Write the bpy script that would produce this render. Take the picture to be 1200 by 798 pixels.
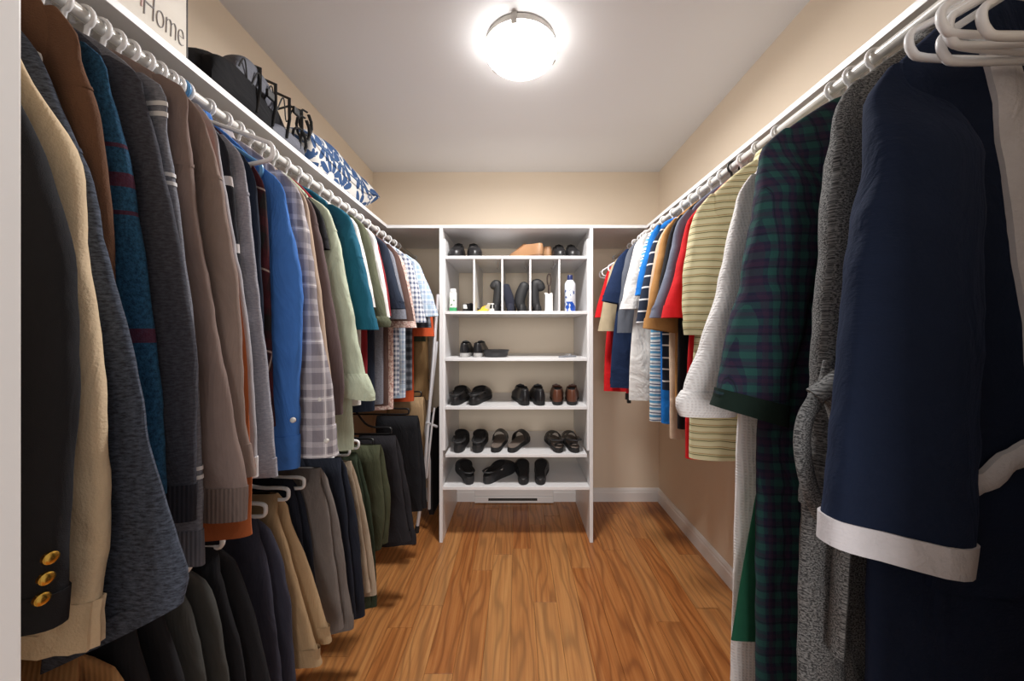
import bpy, bmesh, math, random
from mathutils import Vector, noise, Matrix
PI = math.pi
random.seed(7)
for o in list(bpy.data.objects): bpy.data.objects.remove(o)
C = bpy.context.scene.collection
S = bpy.context.scene

# ------------------------------------------------------------------ camera, light, exposure
F = 410.0; VX, VY = 606.0, 390.0; H = 1.242
cam = bpy.data.cameras.new('camera'); co = bpy.data.objects.new('camera', cam); C.objects.link(co)
co.location = (0, 0, H); co.rotation_euler = (PI/2, 0, 0)
cam.sensor_width = 36; cam.lens = 36*F/1200; cam.shift_x = -6/1200; cam.shift_y = -9/1200; cam.clip_start = .01
S.camera = co
w = bpy.data.worlds.new('world'); S.world = w; w.use_nodes = True
w.node_tree.nodes['Background'].inputs[0].default_value = (1, .97, .94, 1)
w.node_tree.nodes['Background'].inputs[1].default_value = 0.5
S.view_settings.view_transform = 'Standard'; S.view_settings.look = 'None'
S.view_settings.exposure = 0.0; S.view_settings.gamma = 1; S.view_settings.use_curve_mapping = False
LAMP = 19.0; LAMPW = 26.0
# added area fill behind the camera, brightening the far end through the doorway
hl = bpy.data.lights.new('doorway_fill', 'AREA'); hl.shape = 'RECTANGLE'; hl.size = 1.5; hl.size_y = 1.5; hl.energy = 70; hl.color = (1, .98, .96)
ho = bpy.data.objects.new('doorway_fill', hl); C.objects.link(ho); ho.location = (0, -2.6, 1.5); ho.rotation_euler = (PI/2, 0, 0)

# ------------------------------------------------------------------ helpers
def at(x, y, D): return Vector(((x-VX)/F*D, D, H-(y-VY)/F*D))
def lin(c):
    c = c/255
    return c/12.92 if c <= .04045 else ((c+.055)/1.055)**2.4
def rgb(r, g, b): return (lin(r), lin(g), lin(b), 1)
def lerp(a, b, t): return a+(b-a)*t
def sm(t): t = max(0, min(1, t)); return t*t*(3-2*t)
def curve(pts, x):
    """smooth interpolation of (x, y) points, x increasing"""
    if x <= pts[0][0]: return pts[0][1]
    if x >= pts[-1][0]: return pts[-1][1]
    n = len(pts)
    for i in range(n-1):
        if x <= pts[i+1][0]:
            x0, y0 = pts[i]; x1, y1 = pts[i+1]; h = x1-x0; t = (x-x0)/h
            d = (y1-y0)/h
            m0 = d if i == 0 else .5*(d+(y0-pts[i-1][1])/max(1e-6, x0-pts[i-1][0]))
            m1 = d if i == n-2 else .5*(d+(pts[i+2][1]-y1)/max(1e-6, pts[i+2][0]-x1))
            return (2*t**3-3*t*t+1)*y0+(t**3-2*t*t+t)*h*m0+(-2*t**3+3*t*t)*y1+(t**3-t*t)*h*m1

class NT:
    """a small node builder"""
    def __init__(s, name, rough=.85, metallic=0):
        s.m = bpy.data.materials.new(name); s.m.use_nodes = True
        s.t = s.m.node_tree; s.b = s.t.nodes['Principled BSDF']
        s.b.inputs['Roughness'].default_value = rough; s.b.inputs['Metallic'].default_value = metallic
    def n(s, t, **k):
        o = s.t.nodes.new(t)
        for a, v in k.items(): setattr(o, a, v)
        return o
    def l(s, a, b): s.t.links.new(a, b)
    def inp(s, sock, v):
        if isinstance(v, (int, float, tuple)): sock.default_value = v
        else: s.l(v, sock)
    def math(s, op, a, b=0.0, c=0.0):
        o = s.n('ShaderNodeMath', operation=op)
        s.inp(o.inputs[0], a); s.inp(o.inputs[1], b); s.inp(o.inputs[2], c)
        return o.outputs[0]
    def mix(s, f, a, b):
        o = s.n('ShaderNodeMix', data_type='RGBA')
        s.inp(o.inputs[0], f); s.inp(o.inputs[6], a); s.inp(o.inputs[7], b)
        return o.outputs[2]
    def coord(s, kind='UV'): return s.n('ShaderNodeTexCoord').outputs[kind]
    def map(s, v, scale=(1, 1, 1), loc=(0, 0, 0), rot=(0, 0, 0)):
        o = s.n('ShaderNodeMapping'); s.l(v, o.inputs[0])
        o.inputs['Scale'].default_value = scale; o.inputs['Location'].default_value = loc; o.inputs['Rotation'].default_value = rot
        return o.outputs[0]
    def noise(s, v, scale, detail=3, rough=.55, dist=0):
        o = s.n('ShaderNodeTexNoise'); s.l(v, o.inputs['Vector'])
        o.inputs['Scale'].default_value = scale; o.inputs['Detail'].default_value = detail
        o.inputs['Roughness'].default_value = rough; o.inputs['Distortion'].default_value = dist
        return o.outputs[0]
    def xyz(s, v):
        o = s.n('ShaderNodeSeparateXYZ'); s.l(v, o.inputs[0]); return o.outputs
    def band(s, c, per, lo, hi):
        f = s.math('FRACT', s.math('DIVIDE', c, per))
        return s.math('MULTIPLY', s.math('GREATER_THAN', f, lo), s.math('LESS_THAN', f, hi))
    def ramp(s, v, stops):
        o = s.n('ShaderNodeValToRGB'); s.l(v, o.inputs[0]); e = o.color_ramp.elements
        while len(e) < len(stops): e.new(.5)
        for i, (p, c) in enumerate(stops): e[i].position = p; e[i].color = c
        return o.outputs[0]
    def bump(s, h, strength=.3, dist=.002):
        o = s.n('ShaderNodeBump'); s.l(h, o.inputs['Height'])
        o.inputs['Strength'].default_value = strength; o.inputs['Distance'].default_value = dist
        s.l(o.outputs[0], s.b.inputs['Normal'])
    def col(s, c): s.inp(s.b.inputs['Base Color'], c); return s.m

MATS = {}
def plain(name, c, rough=.5, metallic=0, vary=.0, bump=0, bscale=60, coat=0):
    if name in MATS: return MATS[name]
    t = NT(name, rough, metallic)
    if coat: t.b.inputs['Coat Weight'].default_value = coat
    v = t.coord('Object')
    if vary:
        n = t.noise(v, 6, 4)
        a = tuple(x*(1-vary) for x in c[:3])+(1,); b = tuple(min(1, x*(1+vary)) for x in c[:3])+(1,)
        t.col(t.mix(n, a, b))
    else: t.col(c)
    if bump: t.bump(t.noise(v, bscale, 4), bump)
    MATS[name] = t.m
    return t.m

def fab(name, kind, c1, c2=None, c3=None, c4=None, s=1.0, rough=.92, sheen=.0, bump=.35, weave=900, wrinkle=.45):
    """cloth: UV is in metres, u across and v along the drop of the cloth"""
    if name in MATS: return MATS[name]
    t = NT(name, rough); uv = t.coord('UV'); x = t.xyz(uv); U, V = x[0], x[1]
    t.b.inputs['Specular IOR Level'].default_value = .25
    if sheen:
        t.b.inputs['Sheen Weight'].default_value = sheen; t.b.inputs['Sheen Roughness'].default_value = .5; t.b.inputs['Sheen Tint'].default_value = tuple(min(1, v*9) for v in c1[:3])+(1,)
    fine = t.noise(uv, weave, 2)
    h = fine
    if kind == 'plain':
        dk = tuple(v*.82 for v in c1[:3])+(1,)
        lt = tuple(min(1, v*1.12) for v in c1[:3])+(1,)
        c = t.mix(t.noise(uv, 25, 3), dk, lt)
        c = t.mix(t.math('MULTIPLY', fine, .35), c, dk)
    elif kind == 'heather':
        n = t.noise(t.map(uv, (90, 320, 1)), 1.0*s, 3, .7)
        f = t.ramp(n, [(.36, (0, 0, 0, 1)), (.64, (1, 1, 1, 1))])
        c = t.mix(f, c1, c2); h = n
    elif kind == 'fleck':
        n = t.noise(uv, 520*s, 3, .7)
        f = t.ramp(n, [(.42, (0, 0, 0, 1)), (.60, (1, 1, 1, 1))])
        c = t.mix(f, c1, c2); h = n
    elif kind == 'stripe':      # across the drop
        wob = t.math('ADD', V, t.math('MULTIPLY', t.noise(uv, 14, 1), .012))
        c = t.mix(t.band(wob, .05*s, .0, .34), c1, c2)
        if c3: c = t.mix(t.band(wob, .05*s, .55, .68), c, c3)
        if c4: c = t.mix(t.band(wob, .05*s, .80, .88), c, c4)
    elif kind == 'bands':       # a few wide bands
        c = c1
        mott = t.ramp(t.noise(uv, 160, 3, .7), [(.35, (0, 0, 0, 1)), (.65, (1, 1, 1, 1))])
        c = t.mix(mott, c1, c4)
        for lo, hi in ((.368, .388), (.328, .334), (.424, .430), (.148, .168)): c = t.mix(t.math('MULTIPLY', t.band(V, 1.0, lo, hi), .8), c, c2)
    elif kind in ('plaid', 'tartan', 'check'):
        p = .075*s
        if kind == 'check':
            a = t.band(U, p*.4, 0, .5); b = t.band(V, p*.4, 0, .5)
            f = t.math('MULTIPLY', t.math('ADD', a, b), .5)
            c = t.mix(f, c1, c2)
            if c3: c = t.mix(t.math('MAXIMUM', t.band(U, p, .1, .18), t.band(V, p, .1, .18)), c, c3)
        else:
            a = t.band(U, p, .05, .45); b = t.band(V, p, .05, .45)
            f = t.math('MULTIPLY', t.math('ADD', a, b), .5)
            c = t.mix(f, c1, c2)
            a2 = t.band(U, p, .62, .86); b2 = t.band(V, p, .62, .86)
            c = t.mix(t.math('MULTIPLY', t.math('ADD', a2, b2), .42), c, c3)
            if c4:
                a3 = t.math('MAXIMUM', t.band(U, p*2, .26, .285), t.band(V, p*2, .26, .285))
                c = t.mix(t.math('MULTIPLY', a3, .8), c, c4)
        c = t.mix(t.math('MULTIPLY', fine, .3), c, tuple(v*.7 for v in c1[:3])+(1,))
    elif kind == 'print':
        n = t.noise(uv, 60*s, 3, .6, 1.5)
        f = t.ramp(n, [(.45, (0, 0, 0, 1)), (.55, (1, 1, 1, 1))])
        c = t.mix(f, c1, c2)
    elif kind == 'waffle':
        a = t.math('SINE', t.math('MULTIPLY', U, 2*PI/.0065)); b = t.math('SINE', t.math('MULTIPLY', V, 2*PI/.0065))
        h = t.math('MAXIMUM', a, b)
        c = t.mix(t.math('MULTIPLY', t.math('ADD', h, .6), .5), c2, c1)
    elif kind == 'rib':
        h = t.math('SINE', t.math('MULTIPLY', U, 2*PI/.007))
        c = t.mix(t.math('MULTIPLY', t.math('ADD', h, 1.0), .4), tuple(v*.8 for v in c1[:3])+(1,), c1)
    wr = t.noise(t.map(uv, (11, 4.5, 1)), 1.0, 4, .5, 1.2)
    bw_ = t.n('ShaderNodeBump'); t.l(wr, bw_.inputs['Height']); bw_.inputs['Strength'].default_value = .8*wrinkle; bw_.inputs['Distance'].default_value = .03
    t.bump(h, bump, .0015)
    t.l(bw_.outputs[0], t.b.inputs['Normal'].links[0].from_node.inputs['Normal'])
    MATS[name] = t.col(c)
    return t.m

def tag(o, label=None, cat=None, group=None, kind=None):
    if label: o['label'] = label
    if cat: o['category'] = cat
    if group: o['group'] = group
    if kind: o['kind'] = kind
    return o
def empty(name, loc, rz=0):
    o = bpy.data.objects.new(name, None); C.objects.link(o); o.location = loc; o.rotation_euler = (0, 0, rz)
    o.empty_display_size = .05
    return o
def link(name, me, mat, parent=None, loc=(0, 0, 0), rot=(0, 0, 0)):
    o = bpy.data.objects.new(name, me); C.objects.link(o); o.location = loc; o.rotation_euler = rot
    if mat and not me.materials: me.materials.append(mat)
    if parent: o.parent = parent
    return o

class MB:
    """collects verts and faces for one mesh"""
    def __init__(s): s.v = []; s.f = []
    def box(s, x0, x1, y0, y1, z0, z1):
        b = len(s.v)
        s.v += [(x, y, z) for z in (z0, z1) for y in (y0, y1) for x in (x0, x1)]
        s.f += [tuple(b+i for i in q) for q in ((0, 2, 3, 1), (4, 5, 7, 6), (0, 1, 5, 4), (2, 6, 7, 3), (0, 4, 6, 2), (1, 3, 7, 5))]
        return s
    def rings(s, rs, closed=True, cap0=False, cap1=False):
        b = len(s.v); n = len(rs[0])
        for r in rs: s.v += [tuple(p) for p in r]
        for i in range(len(rs)-1):
            for j in range(n if closed else n-1):
                k = (j+1) % n
                s.f.append((b+i*n+j, b+i*n+k, b+(i+1)*n+k, b+(i+1)*n+j))
        if cap0: s.f.append(tuple(b+j for j in reversed(range(n))))
        if cap1: s.f.append(tuple(b+(len(rs)-1)*n+j for j in range(n)))
        return s
    def tube(s, pts, r, n=8, flat=1.0, caps=True):
        """tube through points; r number or list; flat squeezes the second axis"""
        pts = [Vector(p) for p in pts]; rs = []; m = len(pts)
        T = [(pts[min(i+1, m-1)]-pts[max(i-1, 0)]).normalized() for i in range(m)]
        up = Vector((0, 0, 1)) if abs(T[0].z) < .9 else Vector((0, 1, 0))
        a = T[0].cross(up).normalized()
        for i in range(m):
            a = (a-T[i]*a.dot(T[i])).normalized(); b = T[i].cross(a)
            q = r[i] if isinstance(r, (list, tuple)) else r
            rs.append([pts[i]+a*q*math.cos(2*PI*k/n)+b*q*flat*math.sin(2*PI*k/n) for k in range(n)])
        return s.rings(rs, True, caps, caps)
    def lathe(s, prof, n=24, c=(0, 0, 0)):
        rs = [[(c[0]+r*math.cos(2*PI*k/n), c[1]+r*math.sin(2*PI*k/n), c[2]+z) for k in range(n)] for r, z in prof]
        return s.rings(rs, True, prof[0][0] > .0005, prof[-1][0] > .0005)
    def mesh(s, name, smooth=True, uv=None):
        me = bpy.data.meshes.new(name); me.from_pydata(s.v, [], s.f); me.update()
        bm = bmesh.new(); bm.from_mesh(me); bmesh.ops.recalc_face_normals(bm, faces=bm.faces); bm.to_mesh(me); bm.free()
        if smooth:
            me.polygons.foreach_set('use_smooth', [True]*len(me.polygons))
            try: me.set_sharp_from_angle(angle=math.radians(50))
            except Exception: pass
        if uv:
            L = me.uv_layers.new(name='UVMap'); vs = me.vertices
            for lp in me.loops: L.data[lp.index].uv = uv(vs[lp.vertex_index].co)
        return me
    def build(s, name, mat, parent=None, loc=(0, 0, 0), rot=(0, 0, 0), smooth=True, uv=None, bevel=0):
        o = link(name, s.mesh(name, smooth, uv), mat, parent, loc, rot)
        if bevel:
            m = o.modifiers.new('bevel', 'BEVEL'); m.width = bevel; m.segments = 2; m.limit_method = 'ANGLE'
        return o
def box(name, mat, a, b, parent=None, bevel=0, loc=(0, 0, 0), rot=(0, 0, 0)):
    return MB().box(a[0], b[0], a[1], b[1], a[2], b[2]).build(name, mat, parent, loc, rot, False, None, bevel)

# ------------------------------------------------------------------ materials of the room
WH = plain('white_laminate', rgb(228, 227, 228), .35)
TRIM = plain('white_gloss_paint', rgb(236, 234, 233), .3, bump=.03, bscale=90)
def wall_mat():
    t = NT('cream_wall_paint', .8); v = t.coord('Object')
    t.bump(t.noise(v, 160, 4), .12, .002)
    return t.col(t.mix(t.noise(v, 1.5, 2), rgb(228, 212, 191), rgb(233, 217, 196)))
def ceil_mat():
    t = NT('white_ceiling_paint', .9); v = t.coord('Object')
    t.bump(t.noise(v, 120, 4), .08, .002)
    return t.col(rgb(226, 226, 228))
WALL, CEIL = wall_mat(), ceil_mat()
def wood_mat():
    t = NT('oiled_wood_plank', .33); v = t.coord('Object')
    rnd = t.n('ShaderNodeObjectInfo').outputs['Random']
    off = t.n('ShaderNodeCombineXYZ'); t.l(t.math('MULTIPLY', rnd, 37.0), off.inputs[0]); t.l(t.math('MULTIPLY', rnd, 91.0), off.inputs[1])
    add = t.n('ShaderNodeVectorMath', operation='ADD'); t.l(v, add.inputs[0]); t.l(off.outputs[0], add.inputs[1]); p = add.outputs[0]
    warp = t.noise(t.map(p, (5, 1.1, 1)), 1.0, 2)
    x = t.xyz(p)
    ring = t.math('SINE', t.math('ADD', t.math('MULTIPLY', x[0], 150.0), t.math('MULTIPLY', warp, 46.0)))
    streak = t.noise(t.map(p, (70, 2.2, 1)), 1.0, 5, .65, .3)
    fine = t.noise(t.map(p, (330, 6, 1)), 1.0, 3, .6)
    base = t.ramp(streak, [(.28, rgb(112, 60, 26)), (.42, rgb(168, 102, 50)), (.56, rgb(194, 130, 72)), (.72, rgb(208, 152, 92))])
    base = t.mix(t.math('MULTIPLY', t.math('POWER', t.math('MULTIPLY', t.math('ADD', ring, 1.0), .5), 4.0), .72), base, rgb(94, 48, 20))
    base = t.mix(t.math('MULTIPLY', fine, .30), base, rgb(120, 68, 30))
    vor = t.n('ShaderNodeTexVoronoi'); t.l(t.map(p, (5.0, 1.6, 1)), vor.inputs['Vector']); vor.inputs['Scale'].default_value = 1.0
    knot = t.ramp(vor.outputs['Distance'], [(.03, (1, 1, 1, 1)), (.16, (0, 0, 0, 1))])
    base = t.mix(t.math('MULTIPLY', knot, .55), base, rgb(88, 44, 18))
    tint = t.mix(rnd, rgb(164, 96, 48), rgb(216, 168, 110))
    base = t.mix(.34, base, tint)
    t.bump(t.math('ADD', streak, t.math('MULTIPLY', fine, .5)), .10, .001)
    return t.col(base)
WOOD = wood_mat()

# ------------------------------------------------------------------ room shell
XL, XR, YB, ZC = -1.066, 1.047, 2.585, 2.43
YF0, YF1 = .13, .28; OL, OR, OZ = -.393, .425, 2.06
def struct(o): o['kind'] = 'structure'; return o
struct(box('wall_back', WALL, (XL-.12, YB, 0), (XR+.12, YB+.12, ZC)))
struct(box('wall_left', WALL, (XL-.12, YF0, 0), (XL, YB, ZC)))
struct(box('wall_right', WALL, (XR, YF0, 0), (XR+.12, YB, ZC)))
m = MB().box(XL, OL-.02, YF0, YF1-.02, 0, ZC).box(OR+.02, XR, YF0, YF1-.02, 0, ZC).box(OL-.02, OR+.02, YF0, YF1-.02, OZ+.02, ZC)
struct(m.build('wall_front', WALL, smooth=False))
struct(box('ceiling', CEIL, (XL-.12, YF0, ZC), (XR+.12, YB+.12, ZC+.1)))
# door jamb and casing
struct(box('trim_1', TRIM, (OL-.02, YF0-.02, 0), (OL, YF1-.002, OZ+.02), bevel=.002))
struct(box('trim_2', TRIM, (OR, YF0-.02, 0), (OR+.02, YF1-.002, OZ+.02), bevel=.002))
struct(box('trim_3', TRIM, (OL, YF0-.02, OZ), (OR, YF1-.002, OZ+.02), bevel=.002))
# floor: subfloor with planks
subfloor = struct(box('floor', plain('subfloor', rgb(70, 40, 20), .9), (XL, -1.2, -.05), (XR, YB, -.0085)))
PW = .104; meshes = {}
x = XL; col = 0
while x < XR-.005:
    x1 = min(x+PW, XR); y = -1.2 + [-.2, -.75, -.4, -.95, -.1, -.6][col % 6] - random.uniform(0, .25)
    while y < YB:
        L = random.choice([.9, 1.2, 1.2, .65]); y1 = min(y+L, YB); y0 = max(y, -1.2)
        if y1-y0 > .02:
            key = (round(x1-x, 4), round(y1-y0, 2))
            if key not in meshes:
                a, b = (x1-x)/2, (y1-y0)/2
                e, d = .0009, .0012
                r = lambda q, z: [(-a+q, -b+q, z), (a-q, -b+q, z), (a-q, b-q, z), (-a+q, b-q, z)]
                mb = MB().rings([r(.0003, -.0085), r(.0003, -d), r(.0003+e, 0)], True, True, True)
                meshes[key] = mb.mesh('plank', False)
            link('plank', meshes[key], WOOD, subfloor, ((x+x1)/2, (y0+y1)/2, 0))
        y += L
    x = x1; col += 1
# baseboards
def baseboard(name, p0, p1, nrm):
    prof = [(0, 0), (.014, 0), (.014, .066), (.011, .074), (.011, .082), (.006, .094), (.003, .098), (0, .098)]
    d = Vector(p1)-Vector(p0); n = Vector(nrm)
    rs = [[Vector(p)+n*a+Vector((0, 0, b)) for a, b in prof] for p in (p0, p1)]
    struct(MB().rings(rs, True, True, True).build(name, TRIM, smooth=False))
baseboard('baseboard_right', (XR, YF1, 0), (XR, YB, 0), (-1, 0, 0))
baseboard('baseboard_left', (XL, YF1, 0), (XL, YB, 0), (1, 0, 0))
baseboard('baseboard_back', (XL, YB, 0), (XR, YB, 0), (0, -1, 0))

# ------------------------------------------------------------------ ceiling light
def ceiling_light():
    D = 1.435; R = .145; c = Vector((at(610, 58, D).x, D, ZC))
    nickel = plain('brushed_nickel', rgb(170, 165, 158), .3, 1)
    r = tag(empty('ceiling_light', c), 'round frosted glass ceiling light with three nickel clips', 'ceiling light')
    MB().lathe([(.0, 0), (R-.012, 0), (R-.002, -.006), (R-.002, -.028), (R-.012, -.03), (0, -.03)], 48).build('base_pan', nickel, r)
    t = NT('lit_frosted_glass', .3); t.b.inputs['Emission Color'].default_value = (1, .972, .94, 1); t.b.inputs['Emission Strength'].default_value = LAMP
    t.col((.9, .9, .9, 1))
    prof = [(R-.014, -.026), (R+.002, -.032)]
    for k in range(1, 11):
        a = k/10*PI/2; prof.append(((R+.002)*math.cos(a) if k < 10 else 0.0004, -.032-.062*math.sin(a)))
    MB().lathe(prof, 48).build('glass_shade', t.m, r)
    ld = bpy.data.lights.new('lamp_bulb', 'AREA'); ld.shape = 'DISK'; ld.size = .24; ld.energy = LAMPW; ld.color = (1, .972, .94)
    lo = bpy.data.objects.new('lamp_bulb', ld); C.objects.link(lo); lo.parent = r; lo.location = (0, 0, -.098)
    for px, py in ((602, 22), (581, 78), (650, 68)):
        # seen from below, the far side of the lamp appears lower in the frame
        ang = math.atan2((py-58)/.80, px-610)
        m = MB().box(R-.006, R+.006, -.011, .011, -.043, -.004).box(R-.012, R+.006, -.011, .011, -.047, -.041)
        m.build('clip', nickel, r, rot=(0, 0, ang), smooth=False, bevel=.001)
ceiling_light()

# ------------------------------------------------------------------ shelves and rods
SZ = 1.880       # top of the wall shelves
YU = 2.07        # front of the shelf unit
SXL, SXR = -.767, .766
o = box('wall_shelf', WH, (XL+.001, YF1+.004, SZ-.018), (SXL, YU-.004, SZ), bevel=.001)
tag(o, 'long white wall shelf carrying the backpack and the floral pillow', 'shelf')
o = box('wall_shelf', WH, (SXR, YF1+.004, SZ-.018), (XR-.001, YU-.004, SZ), bevel=.001)
tag(o, 'long empty white wall shelf above the bathrobes', 'shelf')
o = box('back_shelf', WH, (XL+.001, YU, SZ-.018), (XR-.001, YB-.001, SZ), bevel=.001)
tag(o, 'deep white shelf across the back wall on top of the shoe unit', 'shelf')
ROD = plain('white_rod_enamel', rgb(222, 220, 216), .22, .15)
NECK = .074; RR = .0118
XRL, ZRL = -.752, H+.550
XRR, ZRR = .718, H+.552
def rod(x, z, side, label, y0, y1, zs):
    r = tag(empty('closet_rod', (x, (y0+y1)/2, z)), label, 'rod')
    L = (y1-y0)/2
    MB().tube([(0, -L, 0), (0, L, 0)], RR, 20).build('pole', ROD, r)
    for s in (-1, 1):
        MB().tube([(0, s*L, 0), (0, s*(L-.018), 0)], RR+.006, 20).build('end_cup', WH, r)
    for yy in ((.62, 1.35) if zs > 1.5 else ()):    # saddle brackets that hang from the shelf
        q = yy-(y0+y1)/2
        m = MB().tube([(side*.004, q, -.004), (side*.03, q, .012), (side*.09, q, zs-z-.022)], .005, 8)
        m.box(min(side*.06, side*.16), max(side*.06, side*.16), q-.010, q+.010, zs-z-.0225, zs-z-.0185)
        m.build('bracket', ROD, r, smooth=False)
    return r
rod(XRL, ZRL, -1, 'white hanging rod crowded with shirts and sweaters', YF1+.002, YB-.002, SZ)
rod(XRR, ZRR, 1, 'white hanging rod holding the bathrobes and polo shirts', YF1+.002, YB-.002, SZ)
XLO, ZLO = -.775, 1.03
rod(XLO, ZLO, -1, 'low white rod hung with folded trousers', YF1+.002, YB-.002, 0)

# ------------------------------------------------------------------ shoe shelf unit
UX0, UX1 = -.4605, .4495
SHZ = [1.699, 1.371, 1.093, .805, .522, .328]
def unit():
    r = tag(empty('shoe_shelf_unit', ((UX0+UX1)/2, YU+.25, 0)), 'tall white laminate shelf unit full of shoes against the back wall', 'shelf unit')
    cx, cy = r.location.x, r.location.y
    def b(name, x0, x1, y0, y1, z0, z1): return box(name, WH, (x0-cx, y0-cy, z0), (x1-cx, y1-cy, z1), r, .001)
    b('side_panel', UX0, UX0+.02, YU, YB-.016, 0, SZ-.0185)
    b('side_panel', UX1-.02, UX1, YU, YB-.016, 0, SZ-.0185)
    for x0, x1 in ((UX0+.0202, UX0+.034), (UX1-.034, UX1-.0202)):
        b('inner_panel', x0, x1, YU+.012, YB-.018, SHZ[4]+.02, 1.80)
    for i, z in enumerate(SHZ):
        b('shelf', UX0+(.0345 if i < 5 else .0205), UX1-(.0345 if i < 5 else .0205), YU+.006, YB-.018, z-.018, z)
    for px in (555.5, 588.5, 621.5, 655.5):
        x = (px-VX)/F*(YU+.01)
        b('divider', x-.005, x+.005, YU+.010, YB-.03, SHZ[1]+.0005, SHZ[0]-.0185)
    chrome = plain('chrome_wire', rgb(190, 190, 192), .2, 1)
    for px in (583, 616, 648):          # little wire clips hanging under the top shelf
        x = (px-VX)/F*(YU+.05)-cx; z = SHZ[0]-.0185; y = YU+.05-cy
        MB().tube([(x, y, z), (x+.004, y+.01, z-.03), (x-.002, y+.03, z-.05), (x-.008, y+.04, z-.035)], .0015, 6).build('wire_clip', chrome, r)
unit()

# heating register on the back wall
def register():
    x0, x1 = at(557, 0, YB).x, at(648, 0, YB).x; z0, z1 = .002, .135
    r = tag(empty('heating_register', ((x0+x1)/2, YB-.015, 0)), 'low white heating register with a dark slot under the shoe shelves', 'heater')
    hw = (x1-x0)/2
    MB().box(-hw, hw, -.028, 0, .005, .05).box(-hw, hw, -.020, 0, .05, .13).build('housing', TRIM, r, smooth=False, bevel=.003)
    a = at(573, 0, YB).x-r.location.x; b = at(629, 0, YB).x-r.location.x
    dk = plain('dark_slot', rgb(30, 26, 24), .8)
    box('slot', dk, (a, -.0292, .022), (b, -.0280, .040), r)
    m = MB(); n = 26
    for k in range(n+1):
        xx = lerp(a, b, k/n); m.box(xx-.0012, xx+.0012, -.0305, -.0291, .021, .041)
    tag(m.build('grille_fin', plain('grille_grey', rgb(120, 112, 106), .5), r, smooth=False), kind='stuff')
register()

# ------------------------------------------------------------------ hangers
PL_WHITE = plain('white_hanger_plastic', rgb(232, 232, 234), .3)
PL_BLUE = plain('blue_hanger_plastic', rgb(84, 140, 190), .3)
PL_BLACK = plain('black_hanger_plastic', rgb(24, 24, 26), .35)
PL_IVORY = plain('ivory_hanger_plastic', rgb(226, 216, 196), .3)
HM = {}
def hanger_mesh(hw, key, flat=False):
    hw = round(hw, 2); key = (key, flat)
    if (hw, key) in HM: return HM[(hw, key)]
    R = .0190; cz = RR-R+.0037; pts = []
    for k in range(15):
        a = math.radians(205-k*(205+65)/14); pts.append((R*math.cos(a), 0, cz+R*math.sin(a)))
    pts += [(.003, 0, -.042), (0, 0, -.055), (0, 0, -NECK)]
    m = MB().tube(pts, .0038, 8)
    # shoulders and bottom bar: one closed loop
    lp = []
    sh = [(0, -NECK+.004), (.03, -NECK-.004), (hw*.5, -NECK-.042), (hw-.02, -NECK-.088), (hw-.004, -NECK-.098), (hw, -NECK-.110), (hw-.004, -NECK-.124), (hw-.02, -NECK-.132), (hw*.5, -NECK-.133)]
    if flat: sh = [(0, -NECK+.004), (.03, -NECK-.020), (hw*.4, -NECK-.085), (hw-.075, -NECK-.103), (hw-.022, -NECK-.104), (hw-.003, -NECK-.108), (hw, -NECK-.119), (hw-.003, -NECK-.130), (hw-.022, -NECK-.134), (hw*.4, -NECK-.134)]
    right = [(x, 0, z) for x, z in sh]; left = [(-x, 0, z) for x, z in sh[1:]][::-1]
    loop = right+left
    fine = []
    n = len(loop)
    for i in range(n):
        p0, p1, p2, p3 = [Vector(loop[(i+d) % n]) for d in (-1, 0, 1, 2)]
        for q in range(3):
            t = q/3
            fine.append(.5*((2*p1)+(p2-p0)*t+(2*p0-5*p1+4*p2-p3)*t*t+(3*p1-p0-3*p2+p3)*t**3))
    fine.append(fine[0])
    m.tube(fine, .0046, 8)
    HM[(hw, key)] = m.mesh('hanger')
    return HM[(hw, key)]
def hanger(x, y, z, rz, hw, mat, label, group=None, flip=False, tilt=0, flat=False):
    me = hanger_mesh(hw, mat.name, flat)
    o = link('clothes_hanger', me, mat, None, (x, y, z), (tilt, 0, rz+(PI if flip else 0)))
    return tag(o, label, 'hanger', group)

# ------------------------------------------------------------------ garments
class Folds:
    def __init__(s, seed, amp, k=(14, 46)):
        r = random.Random(seed); s.amp = amp; s.e = amp*1.4; s.seed = seed*1.37
        s.t = [(r.uniform(*k), r.uniform(0, 6.3), r.uniform(-5, 5), r.uniform(.35, 1)) for _ in range(4)]
    def edge(s, w): return s.e*(noise.noise(Vector((s.seed, w*9, 4.2)))+.6*noise.noise(Vector((s.seed, w*24, 8.1))))
    def __call__(s, u, w):
        q = sum(a*math.sin(k*u+p+d*w) for k, p, d, a in s.t)*.5
        q += 1.3*noise.noise(Vector((u*11, w*3.2, s.seed)))+.6*noise.noise(Vector((u*26+w*9, w*20, s.seed+9)))
        return s.amp*q
def arc(n):
    out = []
    for k in range(n):
        a = 2*PI*k/n; c, q = math.cos(a), math.sin(a)
        out.append((math.copysign(abs(c)**.75, c), math.copysign(abs(q)**.75, q)))
    return out

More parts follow.
